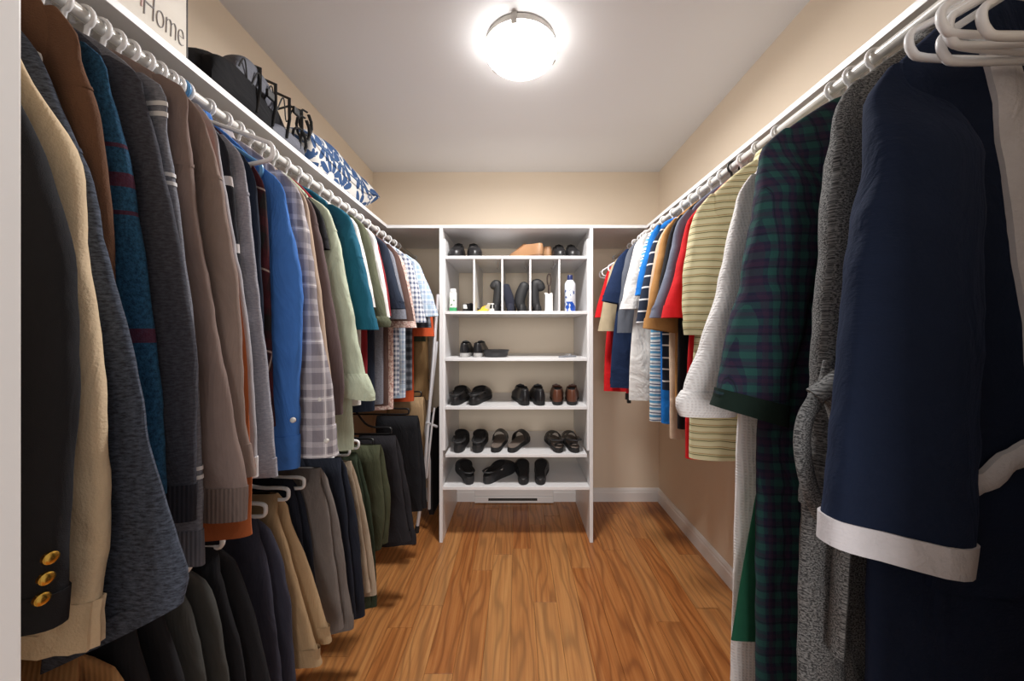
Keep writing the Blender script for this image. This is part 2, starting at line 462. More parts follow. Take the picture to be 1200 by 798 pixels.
def sleeve(root, zoff, sgn, edge, top_w, bot_w, rb, mat, fold, cuff=None, cuffmat=None, slant=0, cuff_h=.06, vshift=0, uvrot=0, step=.018):
    """edge: (u, w) from the shoulder tip down to the cuff, u positive outward; sgn mirrors"""
    pts = [(-w_, u_) for u_, w_ in edge]; a0, a1 = pts[0][0], pts[-1][0]
    n = max(8, int((a1-a0)/step)); A = arc(26); rings = []; info = []
    for i in range(n+1):
        t = i/n; a = lerp(a0, a1, t); d = a-a0
        cap = max(0, 1-(1-min(1, (d+.004)/.13))**2)**.62
        W = lerp(top_w, bot_w, sm(t))*cap; R = rb*(.30+.70*sm(d/.14)); arm = 1-sm(d/.24)
        if cuff == 'gather': W *= 1-.22*math.exp(-((a1-a-.045)/.02)**2); R *= 1-.25*math.exp(-((a1-a-.045)/.02)**2)
        if cuff == 'rib' and t > .86: R *= lerp(1, .72, sm((t-.86)/.1)); W *= lerp(1.10, .86, sm((t-.88)/.06))
        xo = curve(pts, a); uc = xo-W/2
        ring = []
        for c, q in A:
            u = uc+c*W/2; wz = -a
            f = fold(u*1.0+(3 if sgn < 0 else 0), wz)*min(1, d/.06)
            v = vshift*sm(d/.15)+q*R*(1-arm*.9*((1-c)/2)**1.4)+f
            u2 = u+c*.8*fold.edge(wz)*min(1, d/.1)
            wz += slant*(u-uc)*t**3
            ring.append(Vector((sgn*u2, v, wz+zoff)))
        rings.append(ring); info.append((uc, W))
    full = list(rings)
    last = rings[-1]; ctr = sum(last, Vector())/len(last)
    inner = [[ctr+(p-ctr)*.93+Vector((0, 0, h)) for p in last] for h in (.0005, .03)]
    cs, sn = math.cos(uvrot), math.sin(uvrot)
    uv = lambda co: ((co.x+co.y)*cs-(co.z)*sn+3, (co.x+co.y)*sn+co.z*cs+3)
    o = MB().rings(rings+inner, True, True, False).build('sleeve', mat, root, uv=uv)
    if cuff:
        L = a1-a0; k0 = max(0, int(round(n*(1-cuff_h/L)))); cr = []
        ex = {'band': .0022, 'rib': .0016, 'trim': .004, 'roll': .012, 'gather': .002}[cuff]
        seg = full[k0:]
        if len(seg) < 3: seg = full[-3:]
        for i, ring in enumerate(seg):
            c = sum(ring, Vector())/len(ring); t = i/(len(seg)-1)
            e = ex*(math.sin(PI*min(1, max(0, t)))**.5*.8+.35) if cuff == 'roll' else ex
            cr.append([p+(p-c).normalized()*(e+(.0022*math.cos(j*PI) if cuff == 'gather' else 0))+Vector((0, 0, -.001 if i == len(seg)-1 else 0))+(Vector((noise.noise(p*30)*.006, 0, 0)) if cuff == 'roll' else Vector()) for j, p in enumerate(ring)])
        c0 = [p+(Vector(q)-p)*.9 for p, q in zip(cr[0], seg[0])]
        cl = sum(cr[-1], Vector())/len(cr[-1])
        cin = [[cl+(p-cl)*.90+Vector((0, 0, h)) for p in cr[-1]] for h in (.0, .025)]
        co_ = MB().rings([c0]+cr+cin).build('cuff', cuffmat or mat, o, uv=uv)
        co_.matrix_parent_inverse = Matrix()
    return o, full

class Body:
    def __init__(s, tipu, tipw, hem, bw, b, fold, neck=.058, power=.8, mid=None):
        s.tipu, s.tipw, s.hem, s.bw, s.b, s.fold, s.neck, s.power, s.mid = tipu, tipw, hem, bw, b, fold, neck, power, mid
    def a(s, w):
        if w > s.tipw: return lerp(s.neck, s.tipu, (max(0, -w)/-s.tipw)**s.power)
        t = (s.tipw-w)/(s.tipw-s.hem)
        return lerp(s.tipu, s.bw, sm(t**.6)) if s.mid is None else curve([(0, s.tipu), (.45, s.mid), (1, s.bw)], t)
    def thick(s, w):
        return s.b*(.55+.45*sm(-w/.16))
    def front(s, u, w):
        a = s.a(w); q = max(0, 1-min(1, abs(u)/a)**2.6)**(1/2.6)
        return -s.thick(w)*q+s.fold(u, w)*sm(-w/.14)
    def build(s, root, zoff, mat, step=.024, uvrot=0):
        A = arc(44); rings = []; n = int((0-s.hem)/step)
        ws = [0, -.012]+[s.hem*(i/n) for i in range(1, n+1) if s.hem*(i/n) < -.02]
        for w_ in ws:
            a, b = s.a(w_), s.thick(w_)
            if w_ == 0: b *= .8
            rings.append([Vector((c*a, q*b+s.fold(c*a, w_)*sm(-w_/.14), w_+zoff+.006*math.sin(9*c*a+s.tipu*70)*sm((-w_/-s.hem)**6))) for c, q in A])
        last = rings[-1]; ctr = sum(last, Vector())/len(last)
        inner = [[Vector((ctr.x+(p.x-ctr.x)*.97, ctr.y+(p.y-ctr.y)*.85, p.z+h)) for p in last] for h in (.0, .04)]
        return MB().rings(rings+inner).build('body', mat, root, uv=lambda co: (co.x+co.y+3, co.z+3))

BUTTON = plain('pearl_button', rgb(214, 210, 204), .25)
def strip(body, path, zoff, width, lift, n=5, thick=.004):
    """a raised band that follows the front of the body; path of (u, w, half width)"""
    rings = []
    m = len(path)
    for i, (u, w_, hw) in enumerate(path):
        p0 = path[max(0, i-1)]; p1 = path[min(m-1, i+1)]
        d = Vector((p1[0]-p0[0], p1[1]-p0[1])).normalized(); nrm = Vector((-d.y, d.x))
        top, bot = [], []
        for k in range(n):
            s_ = lerp(-1, 1, k/(n-1)); uu, ww = u+nrm.x*hw*s_, w_+nrm.y*hw*s_
            f = body.front(uu, ww); bulge = thick*math.sqrt(max(0, 1-(s_*.92)**2))
            top.append(Vector((uu, f-lift-bulge, ww+zoff))); bot.append(Vector((uu, f+.002, ww+zoff)))
        rings.append(top+bot[::-1])
    return MB().rings(rings, True, True, True)

TOPS = []
def top(side, name, label, cat, short, D, edge, mat, hem=1.0, sl='long', tw=.135, bwid=.10, cuff=None, cuffmat=None, slant=0,
        bw=None, collar=None, hang=PL_WHITE, yaw=0, amp=.004, cuff_h=.06, rb=None, smat=None, uvrot=0, extra=None, group=None, mid=None, bshift=0, hookyaw=0):
    TOPS.append(dict(locals()))
def make_tops():
    TOPS.sort(key=lambda d: (d['side'], d['D']))
    for i, g in enumerate(TOPS):
        side, D = g['side'], g['D']
        xr, zr = (XRL, ZRL) if side < 0 else (XRR, ZRR)
        same = [h['D'] for h in TOPS if h['side'] == side]; k = same.index(D)
        gap = min([same[j+1]-same[j] for j in (k-1, k) if 0 <= j < len(same)-1] or [.05])
        rb = g['rb'] or max(.011, min(.030, gap*.45))
        zn = zr-NECK; base = g['hem']; zoff = zn-base
        inward = -side               # the aisle lies this way
        root = tag(empty(g['name'], (xr, D, base), math.radians(g['yaw'])), g['label'], g['cat'], g['group'])
        E = []
        for q_, (px, py) in enumerate(g['edge']):
            p = at(px, py, D+g['bshift']*min(1, q_/2.5)); E.append((abs(p.x-xr), p.z-zn))
        tipu, tipw = E[0]
        bw = g['bw'] or tipu-.004
        am = min(g['amp'], gap*.13) if gap < .06 else g['amp']
        fold = Folds(i*7+3, am)
        body = Body(tipu-.006, tipw, base-zn, bw, rb*.80, fold, mid=g['mid'])
        body.build(root, zoff, g['mat'])
        sf = Folds(i*7+5, am, (16, 60)); sf.e = g['amp']*1.4
        sm_ = g['smat'] or g['mat']
        o, full = sleeve(root, zoff, inward, E, g['tw'], g['bwid'], rb, sm_, sf, g['cuff'], g['cuffmat'], g['slant'], g['cuff_h'], g['bshift'], g['uvrot'])
        Em = [(min(u, .245), w_) for u, w_ in E]
        sleeve(root, zoff, -inward, Em, g['tw'], g['bwid'], rb*.9, sm_, Folds(i*7+6, am), g['cuff'], g['cuffmat'], 0, g['cuff_h'], g['bshift'])
        if g['collar']:
            kind, cm = g['collar']
            A = arc(26); rs = []
            prof = [(.056, .80, -.012), (.050, .8, .012), (.047, .8, .026), (.055, 1.0, .022), (.068, 1.1, -.012), (.066, 1.05, -.013), (.055, .95, .016)] if kind == 'shirt' else \
                   [(.060, .9, -.012), (.057, .9, .004), (.053, .85, .014), (.050, .8, .006)] if kind == 'neck' else \
                   [(.070, .9, -.03), (.075, 1.1, .0), (.062, 1.1, .022), (.045, .8, .02)]
            for r_, tb, z in prof:
                rs.append([Vector((c*r_, q*rb*tb, zoff+z)) for c, q in A])
            MB().rings(rs).build('collar', cm, root, uv=lambda co: (co.x+co.y+3, co.z+3))
        if g['extra']: g['extra'](g, root, body, zoff, zn, inward, o, full, rb, xr)
        hw = max(.10, min(.20, tipu-.022))
        hc = {'white_hanger_plastic': 'white', 'blue_hanger_plastic': 'blue', 'black_hanger_plastic': 'black', 'ivory_hanger_plastic': 'ivory'}[g['hang'].name]
        hanger(xr, D, zr, math.radians(g['yaw']+g['hookyaw']), hw, g['hang'], '%s plastic hanger holding the %s' % (hc, g['short']), 'hangers with clothes on the left rod' if side < 0 else 'hangers with clothes on the right rod', flip=side > 0)

# --- small extras on garments
def cuff_buttons(cols, mat, r=.008, turn=0):
    def f(g, root, body, zoff, zn, inward, o, full, rb, xr):
        for px, py, dv in cols:
            p = at(px, py, g['D']-rb*dv); m = MB().lathe([(0, .0035), (r*.6, .004), (r, .002), (r, -.002)], 14)
            m.build('button', mat, o, ((p.x-xr), -rb*dv-.002, p.z-zn+zoff), (PI/2, 0, turn))
    return f
def arm_stripes(bands, mat):
    """raised knitted stripes round the sleeve at fractions of its length"""
    def f(g, root, body, zoff, zn, inward, o, full, rb, xr):
        n = len(full)
        for t0, t1 in bands:
            rs = []
            for q in range(4):
                s_ = lerp(t0, t1, q/3)*(n-1)
                a = full[int(s_)]; b = full[min(n-1, int(s_)+1)]; fr = s_-int(s_)
                ring = [p+(r2-p)*fr for p, r2 in zip(a, b)]; c = sum(ring, Vector())/len(ring)
                rs.append([p+(p-c).normalized()*.0014 for p in ring])
            MB().rings(rs).build('stripe', mat, o)
    return f

# ------------------------------------------------------------------ left rod
GOLD = plain('gold_button', rgb(214, 170, 80), .25, 1)
WSTR = fab('white_knit', 'plain', rgb(225, 224, 226))
f_black = fab('black_wool', 'plain', rgb(36, 36, 40), bump=.5)
f_cream = fab('cream_fleece', 'plain', rgb(222, 200, 168), bump=.6, weave=300)
f_slate = fab('slate_heather', 'heather', rgb(46, 50, 60), rgb(86, 94, 110))
f_brown = fab('brown_wool', 'plain', rgb(104, 74, 56), bump=.6, weave=400)
f_bluep = fab('blue_plaid_wool', 'bands', rgb(24, 54, 80), rgb(84, 30, 46), None, rgb(44, 92, 126), bump=.6, weave=350)
f_char = fab('charcoal_knit', 'heather', rgb(52, 52, 60), rgb(74, 75, 84))
f_greyz = fab('grey_sweat', 'heather', rgb(104, 106, 116), rgb(132, 134, 144))
f_taupe = fab('taupe_fleece', 'plain', rgb(134, 116, 110), bump=.3)
f_taupe2 = fab('taupe_cotton', 'plain', rgb(142, 124, 116), bump=.3)
f_rust = fab('rust_cotton', 'plain', rgb(176, 98, 58))
f_lgrey = fab('pale_grey_jersey', 'plain', rgb(172, 170, 176))
f_bw = fab('black_cream_bands', 'stripe', rgb(34, 34, 40), rgb(34, 34, 40), rgb(205, 200, 200), s=2.6)
f_grey = fab('mid_grey_jersey', 'heather', rgb(142, 142, 152), rgb(164, 164, 174))
f_burg = fab('burgundy_plaid', 'plaid', rgb(64, 26, 34), rgb(32, 36, 36), rgb(84, 36, 44), rgb(200, 180, 170), s=1.1)
f_blue = fab('blue_poplin', 'plain', rgb(66, 116, 190), bump=.15, wrinkle=.8)
f_gplaid = fab('grey_plaid', 'plaid', rgb(200, 194, 198), rgb(126, 120, 128), rgb(92, 86, 98), rgb(230, 226, 226), s=.9)
f_tan = fab('tan_cotton', 'plain', rgb(186, 164, 146))
f_dkbr = fab('dark_taupe', 'plain', rgb(100, 84, 84))
f_sage = fab('sage_linen', 'plain', rgb(192, 201, 178), bump=.25, wrinkle=.8)
f_teal = fab('teal_cotton', 'plain', rgb(28, 92, 116), bump=.25, wrinkle=.8)
f_olive = fab('olive_twill', 'plain', rgb(92, 95, 76))
f_white = fab('white_cotton', 'plain', rgb(226, 224, 222), bump=.2, wrinkle=.8)
f_navy = fab('navy_cotton', 'plain', rgb(34, 42, 58))
f_red = fab('red_cotton', 'plain', rgb(136, 34, 42))
f_mud = fab('dark_brown_cotton', 'plain', rgb(88, 66, 60))
f_ging = fab('navy_gingham', 'check', rgb(224, 226, 232), rgb(40, 60, 100), s=.8)
f_lplaid = fab('pale_blue_plaid', 'plaid', rgb(226, 232, 238), rgb(150, 180, 206), rgb(96, 124, 168), rgb(60, 84, 130), s=.7)
f_orange = fab('orange_cotton', 'plain', rgb(198, 84, 46))
f_pinkp = fab('pink_print', 'print', rgb(226, 206, 196), rgb(180, 140, 132), s=1)
f_dplaid = fab('dark_plaid', 'plaid', rgb(60, 62, 70), rgb(130, 132, 140), rgb(30, 32, 40), s=.6)

r_taupe = fab('taupe_rib', 'rib', rgb(120, 104, 98)); r_char = fab('charcoal_rib', 'rib', rgb(50, 50, 58)); r_grey = fab('grey_rib', 'rib', rgb(106, 108, 118))
top(-1, 'blazer', 'black blazer with gold cuff buttons hung beside the doorway', 'blazer', 'black blazer', .375,
    [(-20, 60), (25, 130), (62, 220), (86, 340), (87, 430), (78, 580), (70, 730)], f_black, hem=1.08, bwid=.12, cuff='band', amp=.003, cuff_h=.03,
    extra=cuff_buttons([(62, 652, .9), (57, 676, .9), (52, 700, .9)], GOLD, .0062, 1.35))
top(-1, 'jacket', 'cream fleece jacket with gathered elastic cuff', 'jacket', 'cream fleece jacket', .412,
    [(20, 62), (58, 130), (88, 190), (98, 290), (110, 370), (119, 470), (120, 600), (112, 690), (108, 758)], f_cream, hem=1.08, bwid=.115, cuff='gather', cuff_h=.05, amp=.005)
top(-1, 'cardigan', 'heathered slate cardigan with a long wide sleeve', 'cardigan', 'slate cardigan', .447,
    [(18, 28), (45, 60), (76, 140), (97, 190), (126, 310), (157, 430), (186, 570), (209, 650), (221, 712), (216, 748)], f_slate, hem=1.08, tw=.16, bwid=.185, slant=.50, amp=.004, extra=arm_stripes([(0.2, 0.208)], f_slate))
top(-1, 'sweater', 'chocolate brown wool sweater between slate cardigan and blue plaid shirt', 'sweater', 'brown sweater', .474,
    [(66, 8), (92, 42), (97, 75), (114, 130), (125, 200), (130, 290), (136, 400), (150, 560)], f_brown, hem=1.08, cuff='rib', amp=.003, extra=arm_stripes([(0.17, 0.178)], f_brown))
top(-1, 'overshirt', 'thick blue overshirt with dark red bands on the sleeve', 'shirt', 'blue overshirt', .500,
    [(100, 50), (117, 64), (132, 112), (152, 190), (164, 270), (175, 360), (187, 450), (192, 580)], f_bluep, hem=1.08, amp=.003)
top(-1, 'sweater', 'charcoal grey knitted sweater with ribbed cuff', 'sweater', 'charcoal sweater', .526,
    [(130, 66), (157, 82), (168, 120), (193, 209), (211, 295), (225, 380), (229, 460), (227, 560), (225, 610)], f_char, hem=1.08, cuff='rib', cuffmat=r_char, amp=.004)
top(-1, 'sweatshirt', 'grey sweatshirt with double white stripes on shoulder and sleeve', 'sweatshirt', 'striped grey sweatshirt', .548,
    [(168, 86), (186, 97), (198, 160), (206, 215), (218, 310), (230, 420), (236, 540), (238, 660)], f_greyz, hem=1.08, bwid=.11, cuff='rib', cuffmat=r_grey, amp=.003,
    extra=arm_stripes([(.060, .070), (.082, .092), (.205, .213), (.223, .231), (.80, .808), (.818, .826)], WSTR))
top(-1, 'hoodie', 'taupe brown sweatshirt with ribbed cuff and raised arm seam', 'sweatshirt', 'taupe sweatshirt', .575,
    [(190, 88), (210, 98), (220, 150), (226, 200), (240, 300), (258, 400), (276, 500), (288, 565), (289, 608)], f_taupe, hem=1.08, bwid=.09, cuff='rib', cuffmat=r_taupe, cuff_h=.055, amp=.004, extra=arm_stripes([(0.2, 0.208)], f_taupe))
top(-1, 'jacket', 'lighter taupe cotton jacket behind the taupe sweatshirt', 'jacket', 'lighter taupe jacket', .606,
    [(214, 108), (232, 128), (246, 165), (258, 210), (270, 270), (278, 325), (280, 360), (284, 470), (296, 558)], f_taupe2, hem=1.08, cuff='band', amp=.005, extra=arm_stripes([(0.22, 0.228)], f_taupe2))
top(-1, 'shirt', 'rust orange shirt with its hem showing below the taupe sweatshirt', 'shirt', 'rust shirt', .630,
    [(228, 128), (240, 145), (253, 200), (267, 280), (281, 380), (290, 470), (295, 560), (296, 632)], f_rust, hem=1.08, bw=.27, tw=.15, bwid=.17, slant=.12, amp=.003)
top(-1, 'jersey', 'pale grey jersey top with a white cuff edge', 'shirt', 'pale grey jersey', .654,
    [(232, 122), (247, 142), (258, 190), (270, 260), (284, 340), (294, 420), (299, 480), (302, 558)], f_lgrey, hem=1.08, cuff='band', cuffmat=WSTR, cuff_h=.035, amp=.004)
top(-1, 'jacket', 'black track jacket with pale bars on the sleeve', 'jacket', 'black track jacket', .678,
    [(245, 145), (262, 165), (270, 200), (276, 270), (283, 340), (291, 430), (296, 540)], f_bw, hem=1.08, amp=.002)
top(-1, 'sweatshirt', 'mid grey heathered zip sweatshirt with a long full sleeve', 'sweatshirt', 'mid grey zip sweatshirt', .706,
    [(262, 158), (282, 180), (290, 215), (297, 290), (307, 380), (315, 460), (322, 530), (323, 558)], f_grey, hem=1.08, bwid=.11, cuff='band', cuff_h=.03, amp=.004, extra=arm_stripes([(0.17, 0.178)], f_grey))
top(-1, 'jacket', 'plain black thin jacket beside the burgundy plaid shirt', 'jacket', 'thin black jacket', .731,
    [(285, 182), (296, 200), (302, 240), (306, 320), (310, 420), (314, 520)], f_navy, hem=1.08, amp=.002)
top(-1, 'plaid_shirt', 'dark burgundy and black plaid shirt', 'shirt', 'burgundy plaid shirt', .755,
    [(296, 192), (308, 214), (313, 260), (316, 330), (318, 420), (322, 500)], f_burg, hem=1.08, amp=.003, uvrot=.3)
top(-1, 'dress_shirt', 'bright blue dress shirt with a buttoned cuff', 'shirt', 'bright blue shirt', .792,
    [(308, 196), (326, 210), (336, 240), (346, 290), (353, 350), (353, 420), (352, 490), (349, 548)], f_blue, hem=1.08, bwid=.10, cuff='band', cuff_h=.065, amp=.007, collar=('shirt', f_blue),
    extra=cuff_buttons([(344, 492, .8)], BUTTON, .006))
top(-1, 'plaid_shirt', 'white and grey plaid shirt with buttoned cuff', 'shirt', 'grey plaid shirt', .848,
    [(330, 200), (347, 218), (355, 250), (364, 300), (374, 370), (385, 430), (393, 490), (397, 532)], f_gplaid, hem=1.08, bw=.235, bwid=.115, cuff='band', cuff_h=.07, amp=.005, collar=('shirt', f_gplaid),
    extra=cuff_buttons([(375, 468, .95), (383, 516, .95)], BUTTON, .006))
top(-1, 'shirt', 'tan cotton shirt squeezed behind the grey plaid shirt', 'shirt', 'tan shirt', .898,
    [(345, 214), (357, 230), (364, 262), (371, 310), (380, 380), (388, 450)], f_tan, hem=1.08, amp=.003)
top(-1, 'shirt', 'dark taupe long-sleeved shirt beside the sage green shirt', 'shirt', 'dark taupe shirt', .938,
    [(352, 222), (366, 240), (374, 270), (383, 320), (394, 380), (401, 430), (402, 485)], f_dkbr, hem=1.08, amp=.004, extra=arm_stripes([(0.15, 0.158)], f_dkbr))
top(-1, 't_shirt', 'black T-shirt with a short sleeve in front of the sage shirt', 'T-shirt', 'black short-sleeved T-shirt', .975,
    [(362, 232), (374, 246), (381, 268), (386, 292)], f_black, hem=1.08, sl='short', tw=.10, bwid=.12, amp=.003)
top(-1, 'linen_shirt', 'pale sage green shirt with a rolled-up cuff', 'shirt', 'sage green shirt', 1.02,
    [(366, 232), (384, 244), (393, 266), (402, 310), (411, 360), (419, 405), (430, 445), (437, 465)], f_sage, hem=.90, bw=.275, bwid=.13, cuff='roll', cuff_h=.08, amp=.006, slant=-.15, extra=arm_stripes([(0.16, 0.168)], f_sage))
top(-1, 'shirt', 'red shirt almost hidden in front of the teal shirt', 'shirt', 'hidden red shirt', 1.072,
    [(374, 238), (385, 247), (389, 270), (392, 300)], f_red, hem=1.0, sl='short', tw=.10, bwid=.11, amp=.002)
top(-1, 't_shirt', 'teal blue T-shirt with an elbow-length sleeve', 'T-shirt', 'teal T-shirt', 1.13,
    [(390, 240), (407, 250), (416, 272), (424, 300), (433, 340), (443, 386)], f_teal, hem=1.0, sl='short', tw=.15, bwid=.16, cuff='band', cuff_h=.02, amp=.004, extra=arm_stripes([(0.42, 0.428)], f_teal))
top(-1, 'shirt', 'white shirt between the teal and the olive shirts', 'shirt', 'white shirt by the teal one', 1.19,
    [(404, 250), (415, 258), (423, 282), (432, 320), (440, 360)], f_white, hem=.97, sl='short', tw=.11, bwid=.12, amp=.003)
top(-1, 'work_shirt', 'olive green work shirt with turned-up short sleeve', 'shirt', 'olive work shirt', 1.25,
    [(412, 252), (425, 262), (434, 284), (442, 320), (450, 350), (456, 383)], f_olive, hem=.86, sl='short', tw=.13, bwid=.14, cuff='roll', cuff_h=.04, amp=.004)
top(-1, 'shirt', 'white short-sleeved shirt in front of the black T-shirt', 'shirt', 'white shirt by the black T-shirt', 1.32,
    [(424, 264), (436, 272), (443, 296), (450, 330), (456, 372)], f_white, hem=.97, sl='short', tw=.12, bwid=.14, amp=.003)
top(-1, 't_shirt', 'dark red T-shirt peeping out under the black sleeve', 'T-shirt', 'dark red T-shirt', 1.39,
    [(431, 272), (441, 282), (447, 305), (453, 335), (458, 370)], f_red, hem=1.04, sl='short', tw=.12, bwid=.13, amp=.003)
top(-1, 't_shirt', 'black navy T-shirt with wide short sleeve next to brown one', 'T-shirt', 'black navy T-shirt', 1.46,
    [(440, 276), (452, 286), (459, 306), (467, 336), (475, 362)], f_navy, hem=.92, sl='short', tw=.14, bwid=.15, amp=.003)
top(-1, 'shirt', 'grey chambray shirt behind the black navy T-shirt', 'shirt', 'grey chambray shirt', 1.53,
    [(450, 286), (459, 296), (465, 316), (472, 345), (476, 374)], f_greyz, hem=.93, sl='short', tw=.12, bwid=.13, amp=.003)
top(-1, 'shirt', 'dark brown short-sleeved shirt near the gingham shirt', 'shirt', 'dark brown shirt', 1.60,
    [(456, 286), (466, 297), (472, 315), (479, 345), (485, 376)], f_mud, hem=.91, sl='short', tw=.13, bwid=.14, amp=.003)
top(-1, 'shirt', 'cream printed shirt beside the gingham shirt', 'shirt', 'cream printed shirt', 1.67,
    [(462, 294), (471, 303), (477, 322), (483, 350), (488, 384)], f_pinkp, hem=.88, sl='short', tw=.12, bwid=.13, amp=.003)
top(-1, 'checked_shirt', 'navy and white gingham short-sleeved shirt', 'shirt', 'gingham shirt', 1.75,
    [(469, 294), (480, 304), (486, 320), (493, 345), (500, 378)], f_ging, hem=.93, sl='short', tw=.14, bwid=.15, amp=.004)
top(-1, 'checked_shirt', 'pale blue plaid short-sleeved shirt nearest the back corner', 'shirt', 'pale blue plaid shirt', 1.86,
    [(476, 298), (490, 308), (498, 324), (506, 345), (514, 372)], f_lplaid, hem=.90, sl='short', tw=.17, bwid=.18, slant=.1, amp=.004)
top(-1, 'plaid_shirt', 'dark grey plaid shirt hanging behind the pale blue plaid', 'shirt', 'dark grey plaid shirt', 1.95,
    [(484, 308), (493, 318), (500, 340), (506, 384)], f_dplaid, hem=.92, sl='short', tw=.14, bwid=.15, amp=.004)
top(-1, 't_shirt', 'burnt orange T-shirt hanging in the back corner', 'T-shirt', 'burnt orange T-shirt', 2.04,
    [(486, 316), (496, 326), (503, 348), (509, 394)], f_orange, hem=.85, sl='short', tw=.14, bwid=.16, amp=.003)
top(-1, 'shirt', 'dark green shirt hanging behind the orange T-shirt', 'shirt', 'dark green shirt', 2.13,
    [(484, 322), (491, 332), (496, 350), (499, 400)], fab('bottle_green', 'plain', rgb(52, 58, 44)), hem=.86, sl='short', tw=.12, bwid=.13, amp=.003)
top(-1, 'jacket', 'long tan jacket hanging last in the back corner', 'jacket', 'long tan jacket', 2.205,
    [(488, 322), (495, 334), (498, 350), (502, 420), (503, 468)], fab('camel_twill', 'plain', rgb(150, 118, 80)), hem=.80, tw=.14, bwid=.13, amp=.004)

# ------------------------------------------------------------------ right rod
f_nrobe = fab('navy_plush', 'plain', rgb(16, 27, 49), sheen=.16, bump=.5, weave=260, wrinkle=.6)
f_trimw = fab('white_plush_trim', 'plain', rgb(206, 202, 206), bump=.7, weave=260, wrinkle=.5)
f_grobe = fab('grey_fleck_terry', 'fleck', rgb(52, 52, 54), rgb(136, 136, 136), s=.8, bump=.2, wrinkle=.7)
f_tart = fab('green_navy_tartan', 'tartan', rgb(34, 36, 58), rgb(38, 80, 76), rgb(58, 38, 60), rgb(26, 30, 40), s=.42)
f_dgreen = fab('dark_green_fleece', 'plain', rgb(28, 84, 62), bump=.5)
f_dgtrim = fab('black_green_trim', 'plain', rgb(20, 36, 30))
f_waf = fab('white_waffle', 'waffle', rgb(232, 230, 230), rgb(214, 210, 210), bump=.35)
f_strp = fab('tan_olive_stripes', 'stripe', rgb(204, 198, 158), rgb(212, 204, 168), rgb(120, 112, 80), rgb(170, 128, 80), s=.40)
f_redp = fab('scarlet_pique', 'plain', rgb(204, 28, 34))
f_gblue = fab('grey_blue_pique', 'plain', rgb(112, 118, 136))
f_ntst = fab('navy_white_stripe', 'stripe', rgb(36, 44, 62), rgb(36, 44, 62), rgb(226, 226, 230), s=.9)
f_caram = fab('caramel_pique', 'plain', rgb(178, 130, 78))
f_sky = fab('bright_blue_pique', 'plain', rgb(26, 112, 196))
f_bst = fab('blue_white_teal_stripe', 'stripe', rgb(216, 222, 226), rgb(90, 150, 186), rgb(40, 60, 100), rgb(226, 226, 226), s=.6)
f_beige = fab('beige_cotton', 'plain', rgb(206, 180, 156))
f_khaki = fab('khaki_cotton', 'plain', rgb(180, 164, 136))
f_blk2 = fab('black_pique', 'plain', rgb(30, 30, 34))
f_nv2 = fab('deep_navy_pique', 'plain', rgb(28, 44, 76))
f_gr2 = fab('slate_grey_cotton', 'plain', rgb(94, 98, 108))

def robe_navy(g, root, body, zoff, zn, inward, o, full, rb, xr):
    D = g['D']
    def uw(px, py): p = at(px, py, D-rb*.8); return p.x-xr, p.z-zn
    P = [(1168, 40), (1174, 75), (1182, 130), (1190, 190), (1198, 270), (1209, 370), (1220, 490)]
    path = [(*uw(*p), .021) for p in P]
    # a denser path
    dense = []
    for i in range(len(path)-1):
        for k in range(5): dense.append(tuple(lerp(path[i][q], path[i+1][q], k/5) for q in range(3)))
    dense.append(path[-1])
    strip(body, dense, zoff, .02, .003, 6, .007).build('lapel', f_trimw, root, uv=lambda c: (c.x+3, c.z+3))
    strip(body, [(-u, w_, h) for u, w_, h in dense], zoff, .02, .003, 6, .007).build('lapel', f_trimw, root, uv=lambda c: (c.x+3, c.z+3))
    # patch pocket with a white scalloped top
    u0, w0 = uw(1092, 575); u1, w1 = uw(1220, 690)
    rings = []
    for i in range(15):
        t = i/14; row = []
        for k in range(11):
            s_ = k/10; u = lerp(u0, u1, s_); ytop = curve([(0, 578), (.25, 576), (.45, 570), (.62, 545), (.8, 526), (1, 520)], s_)
            wt = uw(0, ytop)[1]; ww = lerp(wt, w1+.012*math.cos((s_-.5)*PI)*-1, t)
            row.append(Vector((u, body.front(u, ww)-.006-.006*math.sin(PI*t), ww+zoff)))
        rings.append(row)
    back = [[p+Vector((0, .008, 0)) for p in r] for r in rings]
    m = MB().rings([a+b[::-1] for a, b in zip(rings, back)], True, True, True)
    pk = m.build('pocket', f_nrobe, root, uv=lambda c: (c.x+3, c.z+3))
    class Q:
        def front(s, u, w_): return body.front(u, w_)-.008
    tp = [(u0+(u1-u0)*i/24, uw(0, curve([(0, 574), (.25, 572), (.45, 566), (.62, 541), (.8, 524), (1, 518)], i/24))[1]+.002*math.sin(i*1.4), .0125) for i in range(25)]
    strip(Q(), tp, zoff, .012, .002, 5, .006).build('pocket_trim', f_trimw, pk, uv=lambda c: (c.x+3, c.z+3))
